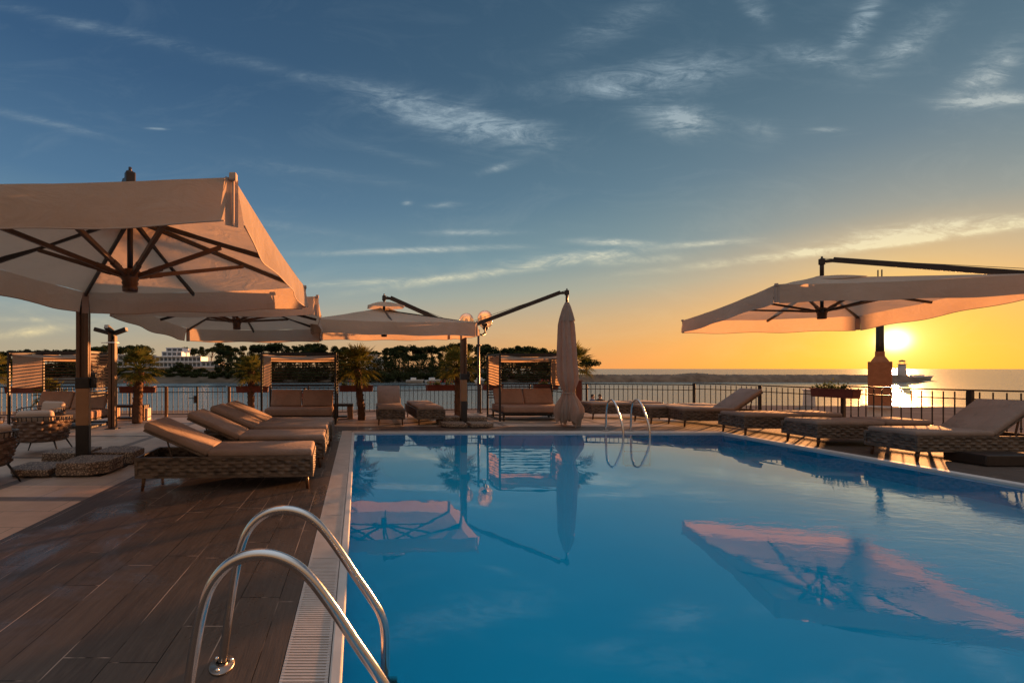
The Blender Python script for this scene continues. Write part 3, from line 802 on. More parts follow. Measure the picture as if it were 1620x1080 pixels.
# lighthouse, boats, buoys
def lighthouse():
    d = 165; c = D(1427, 586.5, d)
    r = empty('lighthouse', (c.x, d, -0.2)); tag(r, 'small round harbour light at the end of the breakwater below the sun', 'lighthouse')
    b = MB(); b.lathe([(1.25, -1), (1.15, .2), (.92, 3.2), (.0, 3.2)], n=16); b.build('tower', M['white_stone'], r)
    b = MB(); b.lathe([(0, 3.2), (1.2, 3.2), (1.2, 3.4), (0, 3.4)], n=16); b.build('gallery', M['white_stone'], r)
    b = MB(); b.lathe([(.75, 3.4), (.75, 4.3)], n=12); b.build('lantern', M['globe'], r)
    b = MB(); b.lathe([(1.0, 4.3), (.6, 4.75), (0, 4.95)], n=16); b.build('roof', M['dark_metal'], r)
lighthouse()
def hull(b, L, W, H, bow=.35):
    def fn(u, v):
        x = -L / 2 + L * u
        w = W / 2 * (1 if u < 1 - bow else math.sqrt(max(0, 1 - ((u - 1 + bow) / bow) ** 1.6)))
        a = PI * v
        return Vector((x + (.12 * L * (u ** 4)) * abs(math.cos(a)), -math.cos(a) * w, (H + .25 * H * u ** 2) * abs(math.cos(a)) ** .5 - .25 * H * math.sin(a)))
    b.grid(fn, 20, 10)
    pts = [fn(i / 20, 0) - Vector((0, 0, .15 * H)) for i in range(21)] + [fn(i / 20, 1) - Vector((0, 0, .15 * H)) for i in range(19, -1, -1)]
    b.poly(pts[:]); b.poly([fn(0, j / 10) for j in range(11)])
def boats():
    d = 192; X = (1455 - VX) * d / F
    r = empty('motor_yacht', (X, d, -3.5)); tag(r, 'white motor boat heading right past the end of the breakwater', 'boat')
    b = MB(); hull(b, 9.6, 2.9, 1.5); b.build('hull', M['white_paint'], r)
    b = MB(); b.box((-1.2, 0, 2.0), (4.2, 2.0, .8), bev=.15); b.box((-1.6, 0, 2.75), (2.6, 1.9, .12)); b.build('cabin', M['white_paint'], r)
    b = MB(); b.box((.95, 0, 2.1), (.2, 1.7, .5)); b.build('windscreen', M['window'], r)
    b = MB()
    for i in range(7): b.tube([(1.3 + i * .55, -.9 + i * .11, 1.6), (1.3 + i * .55, -.9 + i * .11, 2.3)], .03, 5)
    b.tube([(1.3, -.9, 2.3), (4.6, -.24, 2.4)], .03, 5); b.build('railing', M['chrome'], r)
    r = empty('rowing_boat', ((1001 - VX) * 250 / F, 250, -3.5), .3); tag(r, 'small dark open boat moored near the left end of the breakwater', 'boat')
    b = MB(); hull(b, 7, 2.4, 1.0); b.build('hull', M['dark_cloth'], r)
    b = MB(); b.box((-1.5, 0, 1.2), (2, 1.6, .8), bev=.1); b.build('cabin', M['white_paint'], r)
    for k, (px, d, lab) in enumerate(((652, 158, 'white boat moored below the pines left of the bronze umbrella post'), (680, 159, 'small boat moored on the far shore above the right flower box'), (752, 160, 'pale boat moored on the far shore beside the globe lamp post'))):
        r = empty('moored_boat', ((px - VX) * d / F, d - 6, -3.5), .4 * k); tag(r, lab, 'boat', 'boats moored by the far shore')
        b = MB(); hull(b, 5.5, 2, 1.0); b.build('hull', M['white_paint'], r)
        b = MB(); b.box((-.3, 0, 1.4), (1.8, 1.4, .9), bev=.15); b.build('cabin', M['white_paint'], r)
    for px, py, lab in ((971, 597, 'dark mooring buoy left of the small open boat'), (1031, 596, 'dark mooring buoy right of the small open boat'), (1067, 599, 'dark mooring buoy in front of the hump of the breakwater'), (1149, 596, 'dark mooring buoy farthest right off the breakwater')):
        p = G(px, py, -3.5)
        b = MB(); b.lathe([(0, -.4), (.7, -.2), (.95, .3), (.6, .9), (.15, 1.1), (.12, 1.8), (0, 1.8)], n=12)
        o = b.build('buoy', M['dark_metal'], loc=p); tag(o, lab, 'buoy', 'mooring buoys in the bay')
boats()

# ------------------------------------------------------------------ promenade: pillar, bollard, red post, globe lamp
def pillar():
    d = 24.5; X = (1392 - VX) * d / F; s = d / F
    r = empty('lamp_pillar', (X, d, LZ), -math.atan2(X, d)); tag(r, 'tall square stone pillar carrying a lamp pole, standing left of the setting sun', 'pillar')
    b = MB(); b.box((0, 0, .5), (.96, .96, 1.0), bev=.03, taper=.93); b.build('plinth', M['white_stone'], r)
    b = MB(); b.box((0, 0, 1.06), (1.44, 1.44, .12), bev=.04); b.build('ledge', M['white_stone'], r)
    b = MB(); b.box((0, 0, 2.33), (.88, .88, 2.42), bev=.03); b.build('shaft', M['brick'], r)
    b = MB(); b.lathe([(.47, 3.54), (.44, 3.60), (.26, 3.84), (.25, 4.1), (0, 4.1)], n=4); b.bm.transform(Matrix.Rotation(PI / 4, 4, 'Z')); b.build('cap', M['brick'], r, False)
    b = MB(); b.tube([(0, 0, 4.0), (0, 0, 4.6), (0, 0, 7.9)], [.165, .155, .13], 12); b.build('pole', M['dark_metal'], r)
    b = MB(); b.tube([(-.07, 0, 7.8), (-.07, 0, 8.62)], .03, 6); b.tube([(.07, 0, 7.8), (.07, 0, 8.62)], .03, 6)
    b.box((0, 0, 7.95), (.5, .09, .12)); b.sphere((.2, 0, 8.05), .1, 8); b.sphere((-.2, 0, 8.05), .1, 8); b.build('bracket', M['dark_metal'], r)
pillar()
def small_things():
    p = G(1280, 642, LZ)
    r = empty('stone_bollard', p, -math.atan2(p.x, p.y)); tag(r, 'short tapered white stone bollard by the water behind the fence', 'bollard')
    b = MB(); b.box((0, 0, .65), (.78, .78, 1.3), bev=.04, taper=.86); b.build('shaft', M['white_stone'], r)
    b = MB(); b.box((0, 0, 1.37), (.84, .84, .14), bev=.04); b.build('cap', M['white_stone'], r)
    q = D(913.5, 628, 14.75); b = MB(); b.box((0, 0, 0), (.21, .18, 1.02), bev=.012); b.box((0, 0, .53), (.25, .22, .03)); b.box((0, 0, -.5), (.25, .22, .04))
    o = b.build('wooden_post', M['planter'], loc=(q.x, q.y, .53)); tag(o, 'red brown wooden post standing behind the closed umbrella', 'post')
small_things()
def globe_lamp():
    d = 16.6; s = d / F; X = (757 - VX) * s
    r = empty('globe_lamp_post', (X, d, LZ)); tag(r, 'dark lamp post with three clear glass globes above the cabana', 'street lamp')
    b = MB(); b.tube([(0, 0, 0), (0, 0, .6), (0, 0, .62), (0, 0, 3.2), (0, 0, 4.62)], [.12, .11, .055, .045, .04], 10); b.lathe([(.075, 4.0), (.1, 4.03), (.075, 4.06)], n=10); b.build('pole', M['dark_metal'], r)
    for gx, gy, gz in ((-.42, .15, 4.98), (.21, -.1, 5.05), (.42, .55, 4.98)):
        b = MB(); b.tube([(0, 0, 4.45), (gx * .6, gy * .6, 4.42), (gx, gy, 4.5), (gx, gy, gz - .24)], .026, 6)
        b.lathe([(.04, gz - .36), (.12, gz - .27), (.11, gz - .22)], (gx, gy, 0), 10); b.build('bracket', M['dark_metal'], r)
        b = MB(); b.sphere((gx, gy, gz), .27, 18); g = b.build('globe', M['globe'], r)
        b = MB(); b.lathe([(.05, gz - .24), (.07, gz - .1), (.05, gz + .05), (0, gz + .08)], (gx, gy, 0), 10); b.build('bulb', M['white_paint'], g)
globe_lamp()

# ------------------------------------------------------------------ fence
def resample(pts, step):
    out = []; acc = 0; nxt = 0
    for (x0, y0), (x1, y1) in zip(pts, pts[1:]):
        L = math.hypot(x1 - x0, y1 - y0)
        while nxt <= acc + L:
            t = (nxt - acc) / L; out.append((x0 + (x1 - x0) * t, y0 + (y1 - y0) * t)); nxt += step
        acc += L
    return out
FH = 0.925
bal_me = None
def baluster_mesh():
    b = MB(); b.box((0, 0, .505), (.014, .014, .78)); b.box((0, 0, .34), (.03, .03, .03), bev=.008, seg=1)
    o = b.build('baluster', M['black_metal']); me = o.data; bpy.data.objects.remove(o); return me
BAL = baluster_mesh()
def make_fence(pts, label, posts, name='railing_fence', bstep=0.142, gate=False, FH=0.925):
    x0, y0 = pts[0]
    r = empty(name, (x0, y0, 0)); tag(r, label, 'gate' if gate else 'fence')
    for hz, hh, ww in ((FH, .03, .045), (FH - .165, .022, .022), (.12, .022, .022)):
        b = MB()
        for (xa, ya), (xb, yb) in zip(pts, pts[1:]): b.bar((xa - x0, ya - y0, hz), (xb - x0, yb - y0, hz), ww, hh)
        b.build('handrail' if hz == FH else 'rail', M['black_metal'], r)
    for p, w, m in posts:
        b = MB(); b.box((p[0] - x0, p[1] - y0, FH / 2 + .005), (w, w, FH + .01), bev=.005, seg=1); b.box((p[0] - x0, p[1] - y0, .008), (w + .07, w + .07, .016))
        b.build('post', m, r)
    bs = resample(pts, bstep)[:]
    if len(bs) > 98: pass
    for (x, y) in bs:
        o = bpy.data.objects.new('baluster', BAL); col.objects.link(o); o.parent = r; o.location = (x - x0, y - y0, 0); o.scale = (1, 1, FH / .925)
    return r
def on_fence(px):
    """where the ray through that pixel column meets the fence line"""
    k = (px - VX) / F
    for (x0, y0), (x1, y1) in zip(fence_pts, fence_pts[1:]):
        a, c = x0 - k * y0, x1 - k * y1
        if a * c <= 0 and a != c and y0 > 0:
            t = a / (a - c); return (x0 + (x1 - x0) * t, y0 + (y1 - y0) * t)
def span(pa, pb):
    a, c = on_fence(pa), on_fence(pb)
    return [a] + [p for p in fence_pts if a[0] + .02 < p[0] < c[0] - .02] + [c]
A, Bm, Bz = 0.045, M['black_metal'], M['bronze']
fl = [fence_pts[0], fence_pts[1]] + span(-20, 263)[1:]
make_fence(span(-140, 262), 'black iron railing along the sea on the far left, up to the gate', [(on_fence(-60), .045, Bm), (on_fence(94), .045, Bm), (on_fence(206), .045, Bm), (on_fence(263), .075, Bz)])
make_fence(span(266, 358), 'black iron gate between two bronze posts, behind the row of loungers', [(on_fence(312), .05, Bm)], name='gate', gate=True)
make_fence(span(361, 756), 'black iron railing behind the middle cabana and the far edge of the pool', [(on_fence(362.5), .075, Bz), (on_fence(488), .045, Bm), (on_fence(628), .06, Bm)])
make_fence(span(757, 1097), 'black iron railing behind the closed umbrella and the pool ladder', [(on_fence(760), .045, Bm), (on_fence(838), .045, Bm), (on_fence(928), .05, Bm)], FH=.94)
make_fence(span(1098, 1333), 'black iron railing curving behind the raised lounger, left of the stone pillar', [(on_fence(1098), .06, Bm), (on_fence(1202), .06, Bm)], FH=.99)
make_fence(span(1335, 1760), 'black iron railing on the right running towards the camera past the sun', [(on_fence(1334), .065, Bm), (on_fence(1535), .07, Bm), (on_fence(1700), .07, Bm)], FH=1.05)
b = MB(); gp = on_fence(309); b.box((0, 0, 0), (.07, .07, .22), bev=.01); b.tube([(0, 0, .04), (-.05, -.09, .04)], .012, 6); b.tube([(-.05, -.09, .04), (-.16, -.09, .04)], .012, 6)
gate_o = [o for o in bpy.data.objects if o.name == 'gate'][0]
lk = b.build('lock', M['dark_metal'], gate_o); lk.location = (gp[0] - gate_o.location.x, gp[1] - gate_o.location.y, .55)

def leafy(b, c, rad, n, rnd, size=.04):
    for i in range(n):
        d = Vector((rnd.uniform(-1, 1) * rad[0], rnd.uniform(-1, 1) * rad[1], abs(rnd.gauss(0, .5)) * rad[2]))
        p = Vector(c) + d; u = Vector((rnd.gauss(0, 1), rnd.gauss(0, 1), rnd.gauss(0, 1))).normalized() * size * rnd.uniform(.6, 1.3)
        w = u.cross(Vector((rnd.gauss(0, 1), rnd.gauss(0, 1), 1))).normalized() * size * .6
        b.poly([p - u, p + w, p + u, p - w])
def planters():
    rnd = random.Random(5)
    items = [(46, 1.0, 'red flower box on the railing under the lit canvas of the left cabana'), (222, .95, 'red flower box on the railing behind the leftmost palm trunk'), (400, .9, 'red flower box on the railing behind the second palm, left of the middle cabana'),
             (562, 1.0, 'red flower box on the railing behind the leaning palm'), (696, 1.0, 'red flower box on the railing left of the central umbrella post, with pink flowers'),
             (776, .6, 'short red flower box behind the daybed of the right cabana, left one'), (860, .75, 'red flower box with flowers beside the closed umbrella'), (1331, .86, 'long brown flower box on the railing left of the stone pillar')]
    for px, L, lab in items:
        p = on_fence(px); q = on_fence(px + 8); a = math.atan2(q[1] - p[1], q[0] - p[0])
        zz = .78 if px < 1000 else .84
        r = empty('flower_box', (p[0] + .16 * math.sin(a), p[1] - .16 * math.cos(a), zz), a); tag(r, lab, 'flower box', 'flower boxes hung on the railing')
        b = MB(); h = .17 if px < 1000 else .18
        b.box((0, 0, h / 2 - .03), (L, .19, h), bev=.012, taper=1.04); b.box((0, 0, h - .02), (L + .05, .23, .025)); 
        if px > 1000: b.bm.transform(Matrix.Translation((0, 0, -.02)))
        b.build('box', M['planter'], r)
        b = MB()
        for k in range(int(L * 9)):
            cx = rnd.uniform(-L / 2 + .05, L / 2 - .05)
            leafy(b, (cx, 0, h - .03), (.07, .07, rnd.uniform(.07, .17)), 26, rnd, .03)
            hx = rnd.uniform(.1, .26)
            b.tube([(cx, 0, h - .03), (cx + rnd.uniform(-.06, .06), rnd.uniform(-.04, .04), h + hx * .6)], .004, 3)
        b.build('foliage', M['plant'], r)
        if px in (696, 860, 562, 222):
            b = MB()
            for k in range(10): leafy(b, (rnd.uniform(-L / 2 + .08, L / 2 - .08), -.02, h + rnd.uniform(.05, .13)), (.02, .02, .02), 6, rnd, .022)
            b.build('flowers', M['flower'], r)
planters()

# ------------------------------------------------------------------ palms
def palm(loc, th, R0, nfr, seed, label, lean=(0, 0), tr=.085):
    rnd = random.Random(seed)
    r = empty('fan_palm', loc); tag(r, label, 'palm tree', 'fan palms along the railing')
    b = MB(); pts = []; rad = []
    for k in range(25):
        t = k / 24; pts.append((lean[0] * t ** 1.5, lean[1] * t, th * t)); rad.append(tr * (1.12 - .25 * t) * (1 + .10 * (k % 2)))
    b.tube(pts, rad, 12)
    top = Vector(pts[-1])
    for k in range(130):                               # shaggy leaf bases
        t = rnd.uniform(.06, 1); a = rnd.uniform(0, 2 * PI); c = Vector((lean[0] * t ** 1.5, lean[1] * t, th * t)); dr = Vector((math.cos(a), math.sin(a), 0))
        q = c + dr * tr * .85
        b.bar(q, q + dr * .04 + Vector((0, 0, rnd.uniform(.05, .09))), .03, .01)
    b.build('trunk', M['palm_trunk'], r)
    b = MB()
    for i in range(nfr):
        a = i * 2.399 + rnd.uniform(-.3, .3)
        e = R(78) - (i / nfr) * R(118) + rnd.uniform(-.12, .12)      # upright young leaves to hanging old ones
        L = R0 * rnd.uniform(.42, .56)
        d = Vector((math.cos(a) * math.cos(e), math.sin(a) * math.cos(e), math.sin(e)))
        base = top + Vector((0, 0, .02)); tip = base + d * L
        b.tube([base, base + d * L * .5 + Vector((0, 0, .02)), tip], [.011, .008, .006], 4, False)
        side = d.cross(Vector((0, 0, 1))); side = side.normalized() if side.length > .05 else Vector((1, 0, 0))
        nrm = side.cross(d).normalized()
        nb = 15
        for k in range(nb):
            f = -1 + 2 * k / (nb - 1); an = f * R(88)
            bd = (d * math.cos(an) + side * math.sin(an) + nrm * .15 * abs(f)).normalized()
            bl = R0 * .52 * (1 - .28 * abs(f)) * rnd.uniform(.85, 1.1)
            ww = bd.cross(nrm).normalized() * .017
            m_ = tip + bd * bl * .55
            e_ = tip + bd * bl + Vector((0, 0, -bl * rnd.uniform(.08, .34)))
            v = [b.bm.verts.new(p) for p in (tip, m_ + ww, e_, m_ - ww)]
            b.bm.faces.new(v)
    b.build('crown', M['palm'], r)
    return r
palm(G(217, 669), 1.40, .72, 46, 1, 'sunlit fan palm left of the iron gate, beside the floodlight post', (.06, 0), .11)
palm(G(397, 661), 1.32, .64, 42, 2, 'fan palm just left of the middle cabana')
palm(G(572, 664), 1.45, .82, 46, 3, 'fan palm with a leaning trunk right of the middle cabana', (-.15, 0), .09)
palm((2.98, 13.2, 0), 1.45, .80, 44, 4, 'fan palm mostly hidden behind the bronze post of the double umbrella')
palm((6.75, 13.9, 0), 1.55, .82, 44, 5, 'fan palm half hidden behind the closed umbrella')
palm((-10.35, 12.3, 0), 1.35, .8, 44, 6, 'fan palm cut by the left edge of the photo')
palm((-8.5, 12.2, 0), .72, .55, 30, 7, 'low fan palm hanging below the lit canvas of the left cabana')

# ------------------------------------------------------------------ umbrellas
def bez(a, b, t): return a + (b - a) * t
def canopy(root, C, apex, rise, drop, m, vent=True):
    """C: four corners (x, y, z of valance bottom) in order; local to root"""
    C = [Vector(c) for c in C]; ap = Vector(apex)
    ns = 20
    def edge(s):                                       # s in 0..4
        i = int(s) % 4; t = s - int(s); a, c = C[i], C[(i + 1) % 4]
        p = a.lerp(c, t); p.z += drop
        return p, t, i
    b = MB(); N = 4 * ns; MR = 16
    def fn(u, v):
        s = (u * 4) % 4; p, t, i = edge(s)
        k = v; q = Vector((ap.x + (p.x - ap.x) * k, ap.y + (p.y - ap.y) * k, 0))
        belly = math.sin(PI * t)
        q.z = p.z + rise * (1 - k) ** 1.08 - .055 * belly * math.sin(PI * k) - .035 * belly * k ** 3
        q.z += .012 * noise.noise(Vector((q.x * 2.3, q.y * 2.3, 1)))
        return q
    def fn2(u, v): return fn(u, .06 + .94 * v)
    b.grid(fn2, N, MR, closed_u=True)
    for i in range(4):                                 # valance, one flap a side
        a, c = C[i].copy(), C[(i + 1) % 4].copy()
        e = (c - a); L = e.length; en = e.normalized(); out = Vector((en.y, -en.x, 0))
        if out.dot((a + c) / 2 - Vector((ap.x, ap.y, 0))) < 0: out = -out
        ph = i * 3.1 + C[0].x
        def fv(u, v, a=a, c=c, out=out, ph=ph, L=L):
            t = .012 + u * .976; p = a.lerp(c, t); top = p.z + drop - .035 * math.sin(PI * t)
            bot = p.z - .018 * math.sin(PI * t) + .012 * math.sin(t * L * 5.1 + ph)
            w = .030 * math.sin(t * L * 3.3 + ph) + .016 * noise.noise(Vector((t * L * 2.2, v * 1.4, ph)))
            return Vector((p.x, p.y, top + (bot - top) * v)) + out * ((.03 + w) * v ** 1.3 + .012 * math.sin(PI * v))
        b.grid(fv, 48, 6)
    cp = b.build('canopy', m, root)
    b = MB()                                           # hem and corner straps
    for i in range(4):
        a, c = C[i], C[(i + 1) % 4]; e = (c - a); L = e.length; en = e.normalized(); out = Vector((en.y, -en.x, 0))
        if out.dot((a + c) / 2 - Vector((ap.x, ap.y, 0))) < 0: out = -out
        ph = i * 3.1 + C[0].x; pts = []
        for k in range(25):
            t = .012 + .976 * k / 24; p = a.lerp(c, t)
            w = .030 * math.sin(t * L * 3.3 + ph) + .016 * noise.noise(Vector((t * L * 2.2, 1.4, ph)))
            pts.append(Vector((p.x, p.y, p.z - .018 * math.sin(PI * t) + .012 * math.sin(t * L * 5.1 + ph))) + out * (.03 + w))
        b.tube(pts, .0055, 5)
    b.build('hem', M['foam_light'], cp)
    for i in range(4):
        b = MB()
        dr = (C[i] - Vector((ap.x, ap.y, C[i].z))).normalized()
        side = Vector((-dr.y, dr.x, 0)); p = C[i] - dr * .02
        b.grid(lambda u, v, p=p, side=side: p + side * (u - .5) * .085 + Vector((0, 0, drop * (1 - v) - .0)), 2, 4)
        b.box(C[i] + Vector((0, 0, drop * .5)), (.012, .012, drop * 1.0)); b.box(C[i] + Vector((0, 0, drop)) , (.045, .045, .05), bev=.01)
        b.build('strap', M['foam_light'], cp)
    if vent:
        b = MB()
        def fc(u, v):
            s = (u * 4) % 4; p, t, i = edge(s)
            k = .04 + .21 * v
            q = Vector((ap.x + (p.x - ap.x) * k, ap.y + (p.y - ap.y) * k, 0))
            q.z = bez(p.z, C[0].z * .25 + C[1].z * .25 + C[2].z * .25 + C[3].z * .25 + drop, 1 - k) + rise + .14 - .13 * v ** 1.4 - .02 * math.sin(PI * t) * v
            return q
        b.grid(fc, 48, 6, closed_u=True)
        b.build('vent', m, cp)
    mz = sum(c.z for c in C) / 4 + drop
    return mz
def umbrella_frame(root, C, apex, rise, drop, hubz):
    C = [Vector(c) for c in C]; ap = Vector(apex)
    mz = sum(c.z for c in C) / 4 + drop; topz = mz + rise - .05
    b = MB(); b.tube([(ap.x, ap.y, hubz), (ap.x, ap.y, topz + .25)], .028, 10); b.build('hub_post', M['dark_metal'], root)
    b = MB(); b.lathe([(0, hubz - .13), (.07, hubz - .13), (.075, hubz - .08), (.065, hubz - .075), (.08, hubz - .04), (.07, hubz - .03), (.095, hubz + .02), (.095, hubz + .08), (.05, hubz + .1)], (ap.x, ap.y, 0), 16); b.build('hub', M['bronze'], root)
    ends = []
    for i in range(4):
        ends.append((C[i], 1)); ends.append(((C[i] + C[(i + 1) % 4]) / 2, 0))
    for e, cor in ends:
        dr = Vector((e.x - ap.x, e.y - ap.y, 0)); L = dr.length; dn = dr.normalized()
        a = Vector((ap.x, ap.y, topz - .03)) + dn * .06; z1 = e.z + drop - (.035 if cor else .075)
        bb = Vector((e.x, e.y, z1)) - dn * (.03 if cor else .06)
        b = MB(); b.bar(a, bb, .032, .045); b.build('rib', M['dark_metal'], root)
        t = .56 if cor else .60
        mid = a.lerp(bb, t) - Vector((0, 0, .03)); st = Vector((ap.x, ap.y, hubz + .03)) + dn * .08
        b = MB(); b.bar(st, mid, .036, .040); b.build('strut', M['bronze'], root)
        b = MB(); b.bar(st + dn * .12 + Vector((0, 0, .12 * (mid.z - st.z) / max(.1, (mid - st).length))), st + dn * .24 + Vector((0, 0, .24 * (mid.z - st.z) / max(.1, (mid - st).length))), .045, .05); b.build('joint', M['bronze'], root)
def rel(C, o): return [Vector(c) - Vector(o) for c in C]
def umbrella(label, C, apex, rise, drop, hubz, mast_pt, tipz):
    cx, cy = apex
    r = empty('cantilever_umbrella', (cx, cy, 0)); tag(r, label, 'umbrella', 'open cantilever umbrellas')
    Cl = [Vector((c[0] - cx, c[1] - cy, c[2])) for c in C]
    canopy(r, Cl, (0, 0, 0), rise, drop, M['canopy'])
    umbrella_frame(r, Cl, (0, 0, 0), rise, drop, hubz)
    if mast_pt:
        arm(r, (0, 0, tipz), (mast_pt[0] - cx, mast_pt[1] - cy, mast_pt[2]))
    return r
def arm(r, tip, mp):
    tip, mp = Vector(tip), Vector(mp)
    d = (mp - tip); h = Vector((d.x, d.y, 0)).normalized()
    b = MB(); b.bar(tip + h * .16 + Vector((0, 0, .01)), mp, .06, .10, .006)
    b.bar(tip + h * .04 + Vector((0, 0, .0)), tip + h * .22 - Vector((0, 0, .01)), .07, .06)
    b.build('arm', M['dark_metal'], r)
    b = MB(); b.tube([tip - Vector((0, 0, .30)), tip + Vector((0, 0, .07))], .032, 10); b.box(tip, (.09, .09, .12), math.atan2(h.y, h.x), .012)
    b.tube([tip + Vector((0, 0, .06)), tip + Vector((0, 0, .11))], .016, 8)
    b.build('arm_joint', M['dark_metal'], r)
    b = MB(); b.tube([tip + Vector((0, 0, .07)), tip.lerp(mp, .5) + Vector((0, 0, .10)), mp + Vector((0, 0, .12))], .005, 4); b.build('cable', M['dark_metal'], r)
def mast(loc, label, H, az=0.0, slab_spec=None, w=.20, mesh=None):
    r = empty('umbrella_mast', loc, az); tag(r, label, 'umbrella post')
    b = MB(); b.box((0, 0, .31), (w, w, .62), bev=.01); b.build('base_sleeve', M['black_metal'], r)
    b = MB(); b.box((0, 0, .92), (w * .98, w * .98, .6), bev=.008); b.build('lower_post', M['post_wood'], r)
    b = MB()
    for sx in (-1, 1):
        for sy in (-1, 1):
            b.box((sx * w * .32, sy * w * .32, (1.22 + H) / 2), (w * .30, w * .30, H - 1.22), bev=.008)
    b.box((0, 0, (1.22 + H) / 2), (w * .42, w * .42, H - 1.24))
    b.build('upper_post', M['bronze'], r)
    b = MB(); b.box((0, 0, 1.24), (w * 1.06, w * 1.06, .16), bev=.012); b.box((w * .78, 0, 1.27), (w * .42, w * .5, .22), bev=.012); b.build('crank_box', M['black_metal'], r)
    b = MB(); b.tube([(w * .9, -w * .2, 1.3), (w * .9, -w * .62, 1.3), (w * 1.05, -w * .66, 1.18)], .009, 6); b.build('crank_handle', M['dark_metal'], r)
    b = MB(); b.box((0, 0, H), (w * 1.1, w * 1.1, .14), bev=.015); b.box((0, 0, H + .1), (w * .7, w * .7, .1)); b.build('head', M['black_metal'], r)
    return r

# umbrella over the left terrace
Z = EYE
U1 = [(-.76, 2.70, Z + .872), (-.75, 6.28, Z + .861), (-3.87, 6.28, Z + .785), (-3.87, 2.70, Z + .85)]
umbrella('large cream umbrella at the left, nearest the camera, with orange sunlit flap', U1, (-2.31, 4.49), .46, .295, Z + .91, (-4.03, 6.52, 2.50), 3.38)
U2 = [(-.62, 6.78, Z + .81), (-.86, 10.30, Z + .635), (-3.96, 10.30, Z + .635), (-3.78, 6.78, Z + .81)]
umbrella('cream umbrella partly behind the nearest one, above the row of loungers', U2, (-2.35, 8.6), .40, .295, Z + .89, (-4.08, 6.56, 2.46), 3.25)
mast((-4.05, 6.53, 0), 'thick square bronze post of the two left umbrellas, standing on pebbled slabs', 2.42, R(20), w=.17)
U3 = [(2.60, 9.62, Z + .715), (2.60, 12.55, Z + .825), (-1.02, 12.55, Z + .825), (-1.02, 9.62, Z + .79)]
umbrella('cream umbrella beyond the far end of the pool, between the palm and the post', U3, (.66, 11.1), .44, .30, Z + .93, (2.72, 11.35, 2.42), 3.22)
mast((2.72, 11.38, 0), 'square bronze post shared by the far open umbrella and the closed one', 2.40, R(0), w=.155)
U5 = [(7.53, 7.96, Z + 1.19), (10.66, 6.80, Z + 1.156), (11.34, 10.03, Z + .874), (8.22, 11.2, Z + .896)]
umbrella('cream umbrella at the right in front of the sunset', U5, (9.44, 9.0), .38, .32, Z + 1.14, (11.35, 5.95, 2.55), 3.62)
mast((11.42, 5.85, 0), 'square bronze post of the right umbrella, outside the picture', 2.5, R(-30), w=.2)

def slabs(root, spec, stack=2):
    pass
def slab_piece(loc, rz, sx, sy, n, label, grp):
    """washed concrete slab with cut corners; n in the stack"""
    c = .30
    pts = [(-sx / 2, -sy / 2), (sx / 2 - c * sx, -sy / 2), (sx / 2, -sy / 2 + c * sy), (sx / 2, sy / 2), (-sx / 2, sy / 2)]
    for k in range(n):
        b = MB(); b.prism([(x, y) for x, y in pts], 0, .082, .014)
        o = b.build('weight_slab', M['aggregate'], loc=(loc[0] + .008 * k, loc[1] - .006 * k, loc[2] + .086 * k)); o.rotation_euler = (0, 0, rz + .015 * k)
        lv = ('lower', 'upper')[k] if n > 1 else 'single'
        tag(o, label % lv, 'concrete slab', grp)
def base_cross(loc, label, s=.62, rz=0.0):
    b = MB(); b.box((0, 0, .02), (2 * s, .12, .035)); b.box((0, 0, .0205), (.12, 2 * s, .034)); b.box((0, 0, .008), (s * 1.9, s * 1.9, .012))
    o = b.build('base_frame', M['black_metal'], loc=loc); o.rotation_euler = (0, 0, rz); tag(o, label, 'umbrella base')
base_cross((-4.05, 6.53, 0), 'dark steel base frame under the pebbled slabs of the left umbrella post', .62)
g1 = 'pebbled slabs weighting the left umbrella post'
slab_piece((-3.72, 6.17, .03), R(0), .62, .56, 2, '%s pebbled slab at the front right of the left umbrella post', g1)
slab_piece((-4.42, 6.13, .03), R(-90), .54, .62, 1, '%s pebbled slab at the front left of the left umbrella post', g1)
slab_piece((-4.42, 6.86, .03), R(180), .60, .54, 2, '%s pebbled slab at the back left of the left umbrella post', g1)
slab_piece((-3.70, 6.92, .03), R(90), .54, .62, 2, '%s pebbled slab at the back right of the left umbrella post', g1)
base_cross((2.72, 11.38, 0), 'dark steel base frame under the slabs of the central umbrella post', .58)
g2 = 'slabs weighting the central umbrella post'
slab_piece((3.06, 11.03, .03), R(0), .60, .50, 1, '%s pale slab at the front right of the central umbrella post', g2)
slab_piece((2.38, 11.03, .03), R(-90), .50, .60, 1, '%s pale slab at the front left of the central umbrella post', g2)
slab_piece((2.38, 11.72, .03), R(180), .60, .50, 2, '%s pale slab at the back left of the central umbrella post', g2)
slab_piece((3.06, 11.72, .03), R(90), .50, .60, 2, '%s pale slab at the back right of the central umbrella post', g2)

